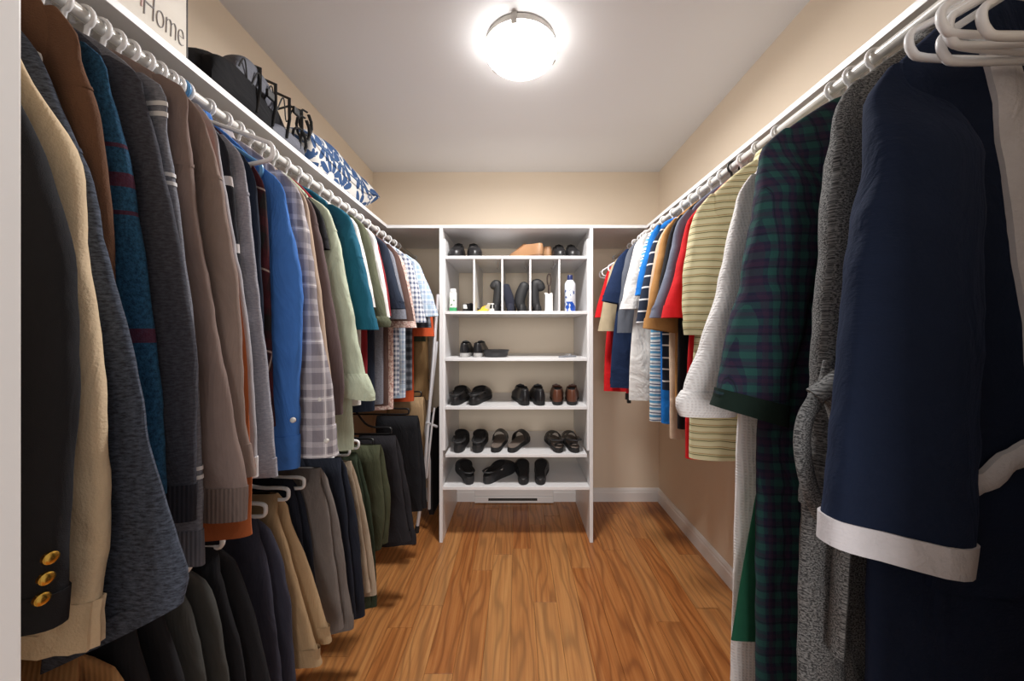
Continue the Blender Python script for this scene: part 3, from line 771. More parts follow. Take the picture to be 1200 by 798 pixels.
def robe_grey(g, root, body, zoff, zn, inward, o, full, rb, xr):
    D = g['D']; r = random.Random(3)
    def P(px, py, dv): p = at(px, py, D-rb); return (p.x-xr, -rb-dv*.7, p.z-zn+zoff)
    pts = [P(972, 425, .004), (P(962, 450, .012)), P(948, 468, .016), P(936, 488, .018), P(932, 515, .018), P(936, 548, .018), P(946, 580, .016), P(956, 600, .014)]
    pts2 = [P(956, 455, .02), P(968, 480, .022), P(976, 520, .02), P(980, 580, .018), P(978, 660, .014), P(974, 760, .01)]
    m = MB()
    def smooth(p):
        out = []
        for i in range(len(p)-1):
            a, b, c, d = [Vector(p[max(0, min(len(p)-1, i+k))]) for k in (-1, 0, 1, 2)]
            for q in range(5):
                t = q/5; out.append(.5*((2*b)+(c-a)*t+(2*a-5*b+4*c-d)*t*t+(3*b-a-3*c+d)*t**3))
        return out+[Vector(p[-1])]
    m.tube(smooth(pts), .0125, 12, .5); m.tube(smooth(pts2), .0145, 12, .45)
    m.tube(smooth([P(972, 436, .014), P(960, 450, .024), P(946, 462, .018)]), .015, 12, .6)
    m.build('belt', f_grobe, root, uv=lambda c: (c.x+c.y+3, c.z+3))
top(1, 'bathrobe', 'navy plush bathrobe with white lapel, cuff and pocket trim', 'bathrobe', 'navy plush bathrobe', .493,
    [(1043, 78), (1026, 110), (1019, 190), (1009, 280), (998, 380), (985, 480), (975, 570), (966, 650)], f_nrobe, hem=.40, bw=.235, tw=.13, bwid=.185,
    cuff='trim', cuffmat=f_trimw, cuff_h=.03, slant=.20, amp=.005, rb=.030, bshift=-.032, extra=robe_navy, mid=.215)
top(1, 'bathrobe', 'grey flecked terry bathrobe with a knotted belt', 'bathrobe', 'grey terry bathrobe', .562,
    [(1000, 96), (984, 118), (974, 170), (963, 250), (957, 330), (952, 420), (948, 500), (940, 590)], f_grobe, hem=.34, bw=.275, tw=.14, bwid=.14, amp=.006, rb=.026, extra=robe_grey, collar=('shawl', f_grobe), hang=PL_IVORY, mid=.25)
top(1, 'bathrobe', 'dark green and navy tartan robe with a wide sleeve', 'bathrobe', 'tartan robe', .700,
    [(917, 152), (896, 172), (888, 210), (878, 270), (868, 330), (856, 395), (845, 450), (838, 486)], f_tart, hem=.38, bw=.245, tw=.16, bwid=.125, cuff='trim', cuffmat=f_dgtrim, cuff_h=.016, slant=.30, amp=.007, rb=.030, bshift=-.014, mid=.235, uvrot=0)
top(1, 'bathrobe', 'dark green fleece robe showing only its lower hem beside the tartan robe', 'bathrobe', 'dark green fleece robe', .748,
    [(925, 190), (912, 205), (904, 260), (900, 330), (898, 400), (898, 470)], f_dgreen, hem=.585, bw=.262, amp=.003, rb=.013, mid=.17)
top(1, 'bathrobe', 'white waffle-weave bathrobe with a turned-back cuff', 'bathrobe', 'white waffle bathrobe', .792,
    [(880, 205), (868, 222), (858, 262), (846, 310), (833, 360), (818, 410), (803, 450), (798, 486)], f_waf, hem=.46, bw=.235, bwid=.115, cuff='roll', cuff_h=.055, amp=.004, rb=.022, mid=.215)
top(1, 'polo_shirt', 'tan polo shirt with thin olive and brown stripes', 'polo shirt', 'striped tan polo shirt', .96,
    [(832, 228), (817, 246), (809, 275), (802, 310), (799, 350), (803, 392)], f_strp, hem=.905, bw=.245, tw=.18, bwid=.16, cuff='band', cuff_h=.02, amp=.005, rb=.036, collar=('shirt', f_strp))
top(1, 'polo_shirt', 'scarlet red polo shirt beside the striped tan polo', 'polo shirt', 'scarlet polo shirt', 1.04,
    [(818, 244), (806, 258), (798, 290), (788, 330), (776, 372)], f_redp, hem=.875, bw=.218, tw=.14, bwid=.14, cuff='band', cuff_h=.02, amp=.004)
top(1, 'polo_shirt', 'grey blue polo shirt hanging next to the scarlet one', 'polo shirt', 'grey blue polo shirt', 1.11,
    [(806, 246), (794, 260), (786, 290), (775, 335), (762, 372)], f_gblue, hem=1.0, tw=.14, bwid=.14, cuff='band', cuff_h=.02, amp=.004)
top(1, 'polo_shirt', 'black polo shirt with its dark body hanging below the grey sleeve', 'polo shirt', 'black polo shirt', 1.16,
    [(797, 252), (787, 266), (780, 295), (773, 335), (769, 370)], f_blk2, hem=.93, bw=.188, tw=.13, bwid=.13, hang=PL_BLACK, amp=.004)
top(1, 'polo_shirt', 'caramel brown polo shirt with a loose sleeve', 'polo shirt', 'caramel polo shirt', 1.22,
    [(790, 256), (779, 270), (772, 296), (763, 340), (755, 388)], f_caram, hem=1.0, tw=.15, bwid=.15, slant=.15, cuff='band', cuff_h=.02, amp=.004)
top(1, 't_shirt', 'beige T-shirt whose hem hangs below the black polo', 'T-shirt', 'beige T-shirt', 1.28,
    [(784, 262), (774, 276), (768, 300), (763, 330), (760, 360)], f_beige, hem=.86, bw=.162, tw=.12, bwid=.12, amp=.004)
top(1, 'polo_shirt', 'navy polo shirt with thin white horizontal stripes', 'polo shirt', 'navy striped polo shirt', 1.36,
    [(775, 268), (766, 282), (760, 305), (752, 340), (746, 378)], f_ntst, hem=1.02, tw=.13, bwid=.13, amp=.003)
top(1, 'polo_shirt', 'bright blue polo shirt between navy striped and white shirts', 'polo shirt', 'bright blue polo shirt', 1.43,
    [(770, 264), (762, 276), (757, 295), (750, 320), (745, 346)], f_sky, hem=.87, bw=.128, tw=.12, bwid=.12, amp=.003)
top(1, 'polo_shirt', 'blue, white and teal striped polo shirt showing its long hem', 'polo shirt', 'blue and white striped polo', 1.50,
    [(764, 270), (757, 282), (752, 302), (749, 325), (748, 345)], f_bst, hem=.86, bw=.150, tw=.11, bwid=.11, amp=.003)
top(1, 'polo_shirt', 'white polo shirt hanging before the grey and navy shirts', 'polo shirt', 'white polo shirt', 1.60,
    [(756, 274), (746, 284), (740, 305), (733, 335), (727, 362)], f_white, hem=.93, bw=.205, tw=.15, bwid=.15, cuff='band', cuff_h=.02, amp=.004)
top(1, 'shirt', 'slate grey shirt hanging between white polo and navy polo', 'shirt', 'slate grey shirt', 1.71,
    [(744, 284), (736, 294), (731, 315), (726, 350), (723, 390)], f_gr2, hem=.95, tw=.14, bwid=.14, amp=.004)
top(1, 'polo_shirt', 'deep navy polo shirt near the far end of the right rod', 'polo shirt', 'deep navy polo shirt', 1.83,
    [(734, 292), (724, 302), (717, 318), (711, 336), (705, 356)], f_nv2, hem=.95, bw=.23, tw=.16, bwid=.16, slant=.2, amp=.004)
top(1, 'shirt', 'khaki shirt with a short sleeve below the deep navy polo', 'shirt', 'khaki shirt', 1.94,
    [(726, 300), (718, 310), (712, 330), (706, 360), (701, 388)], f_khaki, hem=1.02, tw=.14, bwid=.14, amp=.004)
top(1, 't_shirt', 'red T-shirt hanging last on the right rod', 'T-shirt', 'red T-shirt', 2.03,
    [(722, 306), (713, 316), (707, 334), (702, 352), (697, 372)], f_redp, hem=.90, bw=.215, tw=.13, bwid=.13, amp=.003)
make_tops()

# ------------------------------------------------------------------ folded trousers on the low rod
def trousers(label, short, D, edge, mat, W=(.19, .21), hang=PL_WHITE, off=.018, R=.015, dx=.010, dl=.03, amp=.005, zbar=None, yaw=0, band=True):
    bar = ZLO-NECK-.133 if zbar is None else zbar
    E = [(abs(at(px, py, D).x-XLO), at(px, py, D).z) for px, py in edge]
    zt, zb = E[0][1], E[-1][1]-dl
    r = tag(empty('trousers', (XLO, D, zb), math.radians(yaw)), label, 'trousers', 'folded trousers on the low rod')
    A = arc(24)
    for s_, du, dz in ((-1, 0, dl), (1, dx, 0)):
        pts = [(-z, u) for u, z in E]; a0 = pts[0][0]; a1 = -zb-dz; n = int((a1-a0)/.02); fold = Folds(int(D*977)+s_, amp, (18, 55)); rings = []
        for i in range(n+1):
            t = i/n; a = lerp(a0, a1, t); d = a-a0
            c_ = max(.05, 1-(1-min(1, (d+.002)/.018))**2)**.5
            xo = curve(pts, a)+du*sm(t*2); w_ = lerp(W[0], W[1], t); uc = xo-w_/2
            ring = []
            for c, q in A:
                u = uc+c*w_/2*(.97+.03*c_); f = fold(u, -a)*sm(d/.08)
                flare = 1+.25*sm((t-.6)/.4)
                ring.append(Vector((u+.5*fold.edge(-a)*c, s_*off*sm((d+.004)/.05)+q*R*c_*flare+f, -a-zb+.004*math.sin(u*30)*t)))
            rings.append(ring)
        last = rings[-1]; ctr = sum(last, Vector())/len(last)
        inner = [[Vector((ctr.x+(p.x-ctr.x)*.97, ctr.y+(p.y-ctr.y)*.82, p.z+h)) for p in last] for h in (.0, .04)]
        o = MB().rings(rings+inner, True, True).build('leg', mat, r, uv=lambda co: (co.x+co.y+3, co.z+3))
        # stitched hem band
        k0 = max(1, n-2); cr = []
        for ring in rings[k0:]:
            c = sum(ring, Vector())/len(ring); cr.append([p+(p-c).normalized()*.0016 for p in ring])
        MB().rings(cr).build('hem', mat, o, uv=lambda co: (co.x+co.y+3, co.z+3))
    hanger(XLO, D, bar+NECK+.133, math.radians(yaw), .20, hang, '%s plastic hanger carrying the %s' % ({'white_hanger_plastic': 'white', 'black_hanger_plastic': 'black'}[hang.name], short), 'trouser hangers on the low rod', flat=True)
t_tan = fab('tan_corduroy', 'rib', rgb(158, 116, 74)); t_blk = fab('black_twill', 'plain', rgb(34, 34, 38), bump=.2)
t_dgr = fab('dark_grey_twill', 'plain', rgb(70, 70, 68)); t_nvy = fab('slate_navy_cord', 'plain', rgb(60, 60, 74)); t_kha = fab('khaki_twill', 'plain', rgb(170, 142, 108))
t_gry = fab('grey_brown_twill', 'plain', rgb(116, 108, 104)); t_nv3 = fab('ink_navy_twill', 'plain', rgb(32, 36, 48)); t_snd = fab('sand_twill', 'plain', rgb(176, 158, 138))
t_olv = fab('olive_cargo', 'plain', rgb(72, 75, 56)); t_dgn = fab('dark_green_twill', 'plain', rgb(50, 60, 46)); t_bk2 = fab('soft_black_twill', 'plain', rgb(40, 38, 42)); t_bk3 = fab('jet_black_wool', 'plain', rgb(26, 26, 30))
trousers('tan corduroy trousers under the slate cardigan', 'tan corduroy trousers', .47, [(92, 766), (118, 830), (132, 930), (136, 1000)], t_tan)
trousers('black jeans hanging between tan corduroys and dark grey trousers', 'black jeans', .545, [(164, 700), (190, 780), (204, 900), (206, 960)], t_blk)
trousers('dark grey trousers with a curled waistband beside black trousers', 'dark grey trousers', .614, [(216, 664), (234, 710), (248, 780), (256, 860), (258, 900)], t_dgr)
trousers('plain black trousers between dark grey and slate navy pairs', 'plain black trousers', .683, [(256, 640), (270, 680), (290, 760), (304, 850), (306, 880)], t_blk)
trousers('slate navy trousers with seamed side pocket', 'slate navy trousers', .80, [(300, 606), (316, 640), (326, 700), (335, 790), (338, 830)], t_nvy)
trousers('khaki tan chinos hanging over white hanger', 'khaki chinos', .88, [(326, 578), (340, 630), (354, 680), (368, 730), (381, 770)], t_kha, dl=-.02)
trousers('narrow ink navy trousers tucked behind khaki chinos', 'narrow ink navy trousers', .945, [(343, 560), (352, 590), (358, 640), (364, 700)], t_nv3, off=.012, R=.011)
trousers('grey brown trousers with two turned hems', 'grey brown trousers', 1.005, [(376, 548), (388, 600), (394, 650), (400, 700), (405, 732)], t_gry)
trousers('ink navy trousers between grey and sand pairs', 'ink navy trousers', 1.10, [(400, 536), (408, 580), (414, 640), (418, 690), (420, 718)], t_nv3)
trousers('sand beige trousers behind the ink navy pair', 'sand beige trousers', 1.20, [(412, 540), (422, 590), (430, 640), (436, 690)], t_snd, off=.013, R=.012)
trousers('dark green trousers showing only a low hem', 'dark green trousers', 1.27, [(418, 530), (428, 580), (434, 650), (436, 706)], t_dgn, off=.013, R=.012)
trousers('olive green cargo trousers folded over a black hanger', 'olive cargo trousers', 1.40, [(446, 521), (450, 560), (453, 600), (449, 640)], t_olv, W=(.17, .19), hang=PL_BLACK, zbar=.79, dl=.0, off=.02)
trousers('soft black trousers next to the olive cargo pair', 'soft black trousers', 1.60, [(464, 510), (471, 550), (478, 600), (483, 630)], t_bk2, W=(.17, .19), hang=PL_BLACK, zbar=.78, dl=.04, off=.02)
trousers('jet black trousers hanging before the folding stand', 'jet black trousers', 1.86, [(490, 487), (492, 520), (495, 560), (496, 596)], t_bk3, W=(.22, .22), hang=PL_BLACK, zbar=.81, dl=.01, off=.022)
trousers('tan twill trousers in the dark back corner', 'tan twill trousers', 2.10, [(497, 465), (498, 490), (499, 520), (499, 545)], t_kha, W=(.22, .22), hang=PL_BLACK, zbar=.86, dl=.01, off=.02)

# ------------------------------------------------------------------ empty hangers
for k, (D, rz, tilt) in enumerate([(.388, 3, 6), (.400, -4, -5), (.411, 2, 4), (.422, -3, 8), (.433, 5, -3), (.444, 1, 3), (.455, -2, 5)]):
    o = hanger(XRR, D, ZRR, math.radians(rz), .20, PL_WHITE, 'bare white plastic hanger bunched in front of the navy bathrobe', 'bare hangers beside the navy bathrobe', flip=True)
    o.rotation_euler = (math.radians(tilt*.5), math.radians((k % 3-1)*3), o.rotation_euler[2])
o = hanger(XRL, .773, ZRL, math.radians(-6), .21, PL_WHITE, 'bare white hanger with its end sticking out above the blue shirt', None)
o.rotation_euler[1] = math.radians(-7)
o = hanger(XRL, .783, ZRL, 0, .18, PL_BLUE, 'bare light blue plastic hanger among the white ones', None)
for k, (D, y) in enumerate([(2.13, 0), (2.22, 4)]):
    hanger(XRR, D, ZRR, math.radians(y), .20, PL_WHITE, 'bare white hanger near the back wall past the red T-shirt', 'bare hangers at the back of the right rod', flip=True)

# ------------------------------------------------------------------ things on the left shelf
def home_sign():
    D0, D1 = .40, .845; X = -.798; z0 = SZ; h = .34
    wood = NT('whitewashed_board', .7); v = wood.coord('Object')
    n = wood.noise(wood.map(v, (3, 3, 30)), 1.0, 4, .6)
    wood.col(wood.mix(n, rgb(214, 206, 194), rgb(236, 232, 224))); wood.bump(n, .15)
    r = tag(empty('wooden_sign', (X, (D0+D1)/2, z0)), 'whitewashed wooden sign lettered Home propped on the shelf', 'sign')
    L = (D1-D0)/2
    box('board', wood.m, (-.018, -L, 0), (0, L, h), r, .0015)
    dark = plain('sign_edge', rgb(60, 58, 60), .6)
    for y_ in (-L-.002, L): box('edge_strip', dark, (-.019, y_, 0), (.001, y_+.002, h), r)
    def text(body, size, yc, z, mat, sx, shear=.1):
        c = bpy.data.curves.new('lettering', 'FONT'); c.body = body; c.size = size; c.extrude = .0006; c.shear = shear; c.align_x = 'RIGHT'; c.space_character = .95; c.offset = -.0028*size/.1
        t_ = bpy.data.objects.new('tmp', c); C.objects.link(t_)
        dg = bpy.context.evaluated_depsgraph_get(); me = bpy.data.meshes.new_from_object(t_.evaluated_get(dg)); bpy.data.objects.remove(t_)
        o = link('lettering', me, None, r, (.0012, yc, z), (PI/2, 0, PI/2)); o.scale = (sx, 1, 1); me.materials.clear(); me.materials.append(mat)
        return o
    text('Home', .092, L-.007, .042, plain('grey_sign_paint', rgb(138, 134, 136), .7), .42)
    text('in', .12, L-.095, .052, plain('pink_sign_paint', rgb(204, 170, 168), .7), .6)
home_sign()

def pillow():
    t = NT('blue_floral_cotton', .85); v = t.coord('UV')
    def flower(scale, off, n, rmax):
        vo = t.n('ShaderNodeTexVoronoi', voronoi_dimensions='2D'); p = t.map(v, (scale, scale, 1), off)
        t.l(p, vo.inputs['Vector']); vo.inputs['Scale'].default_value = 1.0; vo.inputs['Randomness'].default_value = .55
        d = t.n('ShaderNodeVectorMath', operation='SUBTRACT'); t.l(p, d.inputs[0]); t.l(vo.outputs['Position'], d.inputs[1])
        x = t.xyz(d.outputs[0]); ang = t.math('ARCTAN2', x[1], x[0]); rr = vo.outputs['Distance']
        pet = t.math('ABSOLUTE', t.math('COSINE', t.math('MULTIPLY', ang, n/2)))
        lim = t.math('MULTIPLY', t.math('POWER', pet, .6), rmax)
        a = t.math('LESS_THAN', rr, lim)
        ring = t.math('GREATER_THAN', rr, rmax*.24)
        return t.math('MULTIPLY', a, ring)
    a = flower(6.0, (0.3, .55, 0), 9, .62); b = flower(13, (5.1, 2.2, 0), 6, .46)
    b = t.math('MULTIPLY', b, t.math('GREATER_THAN', t.noise(v, 9, 1), .52))
    c = t.mix(t.math('MAXIMUM', a, b), rgb(216, 214, 210), rgb(44, 76, 120))
    t.bump(t.noise(v, 12, 3), .35, .01); t.col(c)
    Y0, Y1 = 1.352, 2.03; X0, X1 = XL+.012, -.792; L = (Y1-Y0)/2; W = (X1-X0)/2
    r = tag(empty('pillow', ((X0+X1)/2, (Y0+Y1)/2, SZ)), 'plump pillow with blue flowers on white, lying on the shelf', 'pillow')
    rings = []; n = 40
    for i in range(n+1):
        t_ = i/n*2-1; y = L*t_
        hgt = .115*(1-abs(t_)**2.6)**.55+.004; wd = W*(.80+.20*abs(t_)**4)*(1 if abs(t_) < 1 else .98)
        hgt *= 1+.12*noise.noise(Vector((y*6, 1, 2)))
        lift = .118+.03*sm((t_-.4)/.6)
        ring = []
        for k in range(36):
            a_ = 2*PI*k/36; c_, s_ = math.cos(a_), math.sin(a_)
            xx = math.copysign(abs(c_)**.7, c_)*wd; zz = math.copysign(abs(s_)**.9, s_)*hgt*(1+.10*noise.noise(Vector((xx*9, y*9, 5))))
            ring.append(Vector((xx, y, max(.001, zz+lift))))
        rings.append(ring)
    MB().rings(rings, True, True, True).build('cover', t.m, r, uv=lambda co: (co.y+4, co.z+co.x*.8+4))
    edge = [(W*.97, y*L, .118+.03*sm((y-.4)/.6)) for y in [-.97+.0485*k for k in range(41)]]
    MB().tube(edge, .003, 6).build('seam_piping', plain('blue_piping', rgb(70, 96, 134), .8), r)
pillow()

def backpack():
    blk = fab('black_nylon', 'plain', rgb(20, 20, 24), bump=.2, rough=.9); gry = fab('grey_mesh_nylon', 'plain', rgb(96, 98, 108), bump=.4, rough=.6)
    web = plain('black_webbing', rgb(18, 18, 20), .6)
    Y0, Y1 = .868, 1.30; L = (Y1-Y0)/2
    r = tag(empty('backpack', (-.925, (Y0+Y1)/2, SZ)), 'black and grey hiking backpack lying on the shelf beside the pillow', 'backpack')
    def blob(name, mat, y0, y1, x0, x1, zt, z0=.001, seed=1, pw=.6, prof=None):
        rings = []; n = 26; xc, W = (x0+x1)/2, (x1-x0)/2
        for i in range(n+1):
            t = i/n; y = lerp(y0, y1, t)-(Y0+Y1)/2; e = max(.02, 1-abs(2*t-1)**3)**.5
            hh = (curve(prof, t) if prof else zt)*(.35+.65*e); ring = []
            for k in range(30):
                a = 2*PI*k/30; c, s_ = math.cos(a), math.sin(a)
                x = xc+math.copysign(abs(c)**pw, c)*W*(.75+.25*e); z = z0+hh/2+math.copysign(abs(s_)**pw, s_)*hh/2
                nn = noise.noise(Vector((x*14, y*10, z*14+seed)))*.009
                ring.append(Vector((x+nn*c, y, max(.0008, z+nn*s_))))
            rings.append(ring)
        return MB().rings(rings, True, True, True).build(name, mat, r, uv=lambda co: (co.x+co.z+3, co.y+3))
    blob('main_bag', blk, Y0, Y1-.02, -.125, .115, .2, prof=[(0, .10), (.25, .15), (.6, .18), (1, .14)], seed=1)
    blob('front_pocket', gry, Y0+.12, Y1-.14, .055, .127, .10, z0=.085, seed=5, prof=[(0, .07), (.4, .11), (1, .10)])
    blob('side_pocket', blk, Y0+.04, Y1-.16, .06, .136, .13, z0=.001, seed=9)
    blob('side_pocket', gry, Y1-.16, Y1+.01, .05, .134, .07, z0=.001, seed=12)
    y0 = -(Y0+Y1)/2
    for k, yy in enumerate((1.06, 1.13, 1.20, 1.27)):
        p = [(.134, yy+y0, .03), (.138, yy+y0+.01, .10), (.124, yy+y0+.03, .185), (.07, yy+y0+.045, .215), (.0, yy+y0+.05, .20)]
        MB().tube(p, .006, 8, .5).build('strap', web, r)
    zig = [(.130+.004*math.sin(k*.5), 1.00+.0045*k+y0, .125+.032*math.sin(k*.5)) for k in range(56)]
    MB().tube(zig, .0022, 6).build('bungee_cord', web, r)
    for a, b, c in ((.13, 1.30, .12), (.12, 1.33, .16), (.135, 1.27, .06)):
        pts = [(a+.012*math.cos(q*.6), b+y0+.035*math.sin(q*.6), c+.035*math.cos(q*.6+.5)) for q in range(11)]
        MB().tube(pts, .006, 8, .6).build('strap', web, r)
    for yy, z in ((1.09, .10), (1.22, .13)):
        box('buckle', web, (.140, yy+y0, z), (.150, yy+y0+.03, z+.025), r, .003)
backpack()

# ------------------------------------------------------------------ folding stand leaning in the corner
def folding_stand():
    wht = plain('white_tube_steel', rgb(206, 206, 210), .3, .2); rub = plain('black_rubber', rgb(22, 22, 24), .7)
    cov = fab('dark_canvas', 'plain', rgb(34, 32, 36))
    D = 2.06; x = at(500, 0, D).x
    r = tag(empty('folding_stand', (x, D, 0)), 'folded stand of white tubes with a black fabric panel beside the shelf unit', 'folding stand')
    # the fabric panel stands upright along the side of the shelf unit
    prof = [(.01, .13), (.06, .15), (.4, .16), (.55, .155), (.62, .14), (.66, .12)]
    lean = lambda z: .012
    rings = []
    for xo in (-.03, -.004, .0):
        rings.append([(xo-.022+lean(z), .345+(hw if xo != -.03 else hw*.97), z+.05) for z, hw in prof]+[(xo-.022+lean(z), .345-hw, z+.05) for z, hw in prof[::-1]])
    MB().rings(rings, True, True, True).build('fabric_panel', cov, r, smooth=False)
    def leg(ys, label=None):
        def q(px, py, dd): p = at(px, py, D+dd); return (p.x-x, dd, p.z)
        return q
    q = leg(0)
    MB().tube([q(489, 618, -.03), q(497, 560, -.02), q(503, 480, -.01), q(508, 420, 0), q(513, 345, .01)], .010, 10).build('leg', wht, r)
    MB().tube([q(503, 596, .12), q(503, 540, .06), q(499, 505, .0), q(505, 462, .02), q(512, 400, .03)], .010, 10).build('leg', wht, r)
    MB().tube([q(500, 495, -.025), q(512, 500, .04)], .008, 8).build('pivot_bar', wht, r)
    MB().tube([q(500, 560, -.012), q(506, 500, -.02), q(509, 478, -.02)], .006, 8).build('brace', wht, r)
    p = Vector(q(489, 618, -.03)); MB().tube([p+Vector((-.003, 0, -.028)), p+Vector((.001, 0, .012))], .0135, 12).build('foot_cap', rub, r)
folding_stand()
# red suspenders with black clips on a hanger near the back wall
def suspenders():
    D = 1.985; r = tag(empty('suspenders', (XRR, D, at(719, 470, D).z)), 'red suspenders with black clips hanging beside the khaki shirt', 'suspenders')
    zb = r.location.z; zt = ZRR-NECK; redm = fab('red_webbing', 'plain', rgb(196, 36, 44)); blk = PL_BLACK
    def strap(u0, u1, zend, w_):
        o = MB().rings([[Vector((lerp(u0, u1, t)-w_, y, lerp(zt-.035-abs(u0)*.5, zend, t)-zb)), Vector((lerp(u0, u1, t)+w_, y, lerp(zt-.035-abs(u0)*.5, zend, t)-zb))] if False else
             [Vector((lerp(u0, u1, t)+sx*w_, sy*.0015, lerp(zt-.030-abs(u0)*.5, zend, t)-zb)) for sx, sy in ((-1, -1), (1, -1), (1, 1), (-1, 1))] for t in [k/12 for k in range(13)]], True, True, True).build('strap', redm, r, smooth=False)
        m = MB().box(u1-.020, u1+.020, -.006, .006, zend-zb-.03, zend-zb+.006).box(u1-.010, u1+.010, -.009, .009, zend-zb-.05, zend-zb-.02)
        m.build('clip', blk, o, smooth=False, bevel=.002)
    strap(-.17, at(719, 0, D).x-XRR, at(0, 444, D).z, .016)
    strap(-.10, at(737, 0, D).x-XRR, at(0, 462, D).z, .016)
    hanger(XRR, D, ZRR, 0, .20, PL_WHITE, 'white plastic hanger holding the red suspenders', None, flip=True)
suspenders()

# ------------------------------------------------------------------ shoes
L_BLK = plain('black_leather', rgb(30, 29, 31), .38, vary=.2, bump=.1, bscale=120); L_RUB = plain('black_foam_rubber', rgb(34, 34, 36), .6, bump=.1)
L_SOLE = plain('black_sole_rubber', rgb(24, 24, 25), .7); L_BRN = plain('brown_leather', rgb(96, 58, 42), .4, vary=.25); L_TAN = plain('tan_leather', rgb(156, 116, 82), .5, vary=.3, bump=.2)
L_GRY = plain('grey_sole_rubber', rgb(176, 174, 172), .6); L_LIN = plain('dark_shoe_lining', rgb(20, 19, 20), .9); L_FTB = plain('taupe_footbed', rgb(112, 100, 92), .8)
L_WHT = plain('white_shoe_leather', rgb(222, 220, 214), .5); L_YEL = plain('yellow_insole', rgb(226, 190, 60), .7); L_FLP = plain('grey_foam', rgb(128, 130, 136), .7); L_NVY = plain('dark_navy_felt', rgb(36, 38, 52), .95, bump=.3)
HWC = [(0, 0), (.012, .012), (.04, .021), (.1, .029), (.2, .033), (.4, .033), (.55, .039), (.7, .046), (.82, .045), (.91, .036), (.96, .026), (.985, .016), (1, 0)]
def foot(L, k, y0, y1, zf, n=18, side=1):
    out = []
    ss = [.5-.5*math.cos(PI*i/n) for i in range(n+1)]
    for sgn, seq in ((1, ss), (-1, ss[::-1][1:-1])):
        for s_ in seq:
            hw = curve(HWC, s_); x = sgn*hw*k+side*.010*math.sin(s_*PI*.9)*.6
            out.append(Vector((x, L*lerp(y0, y1, s_), zf(s_))))
    return out
SHOE = {}
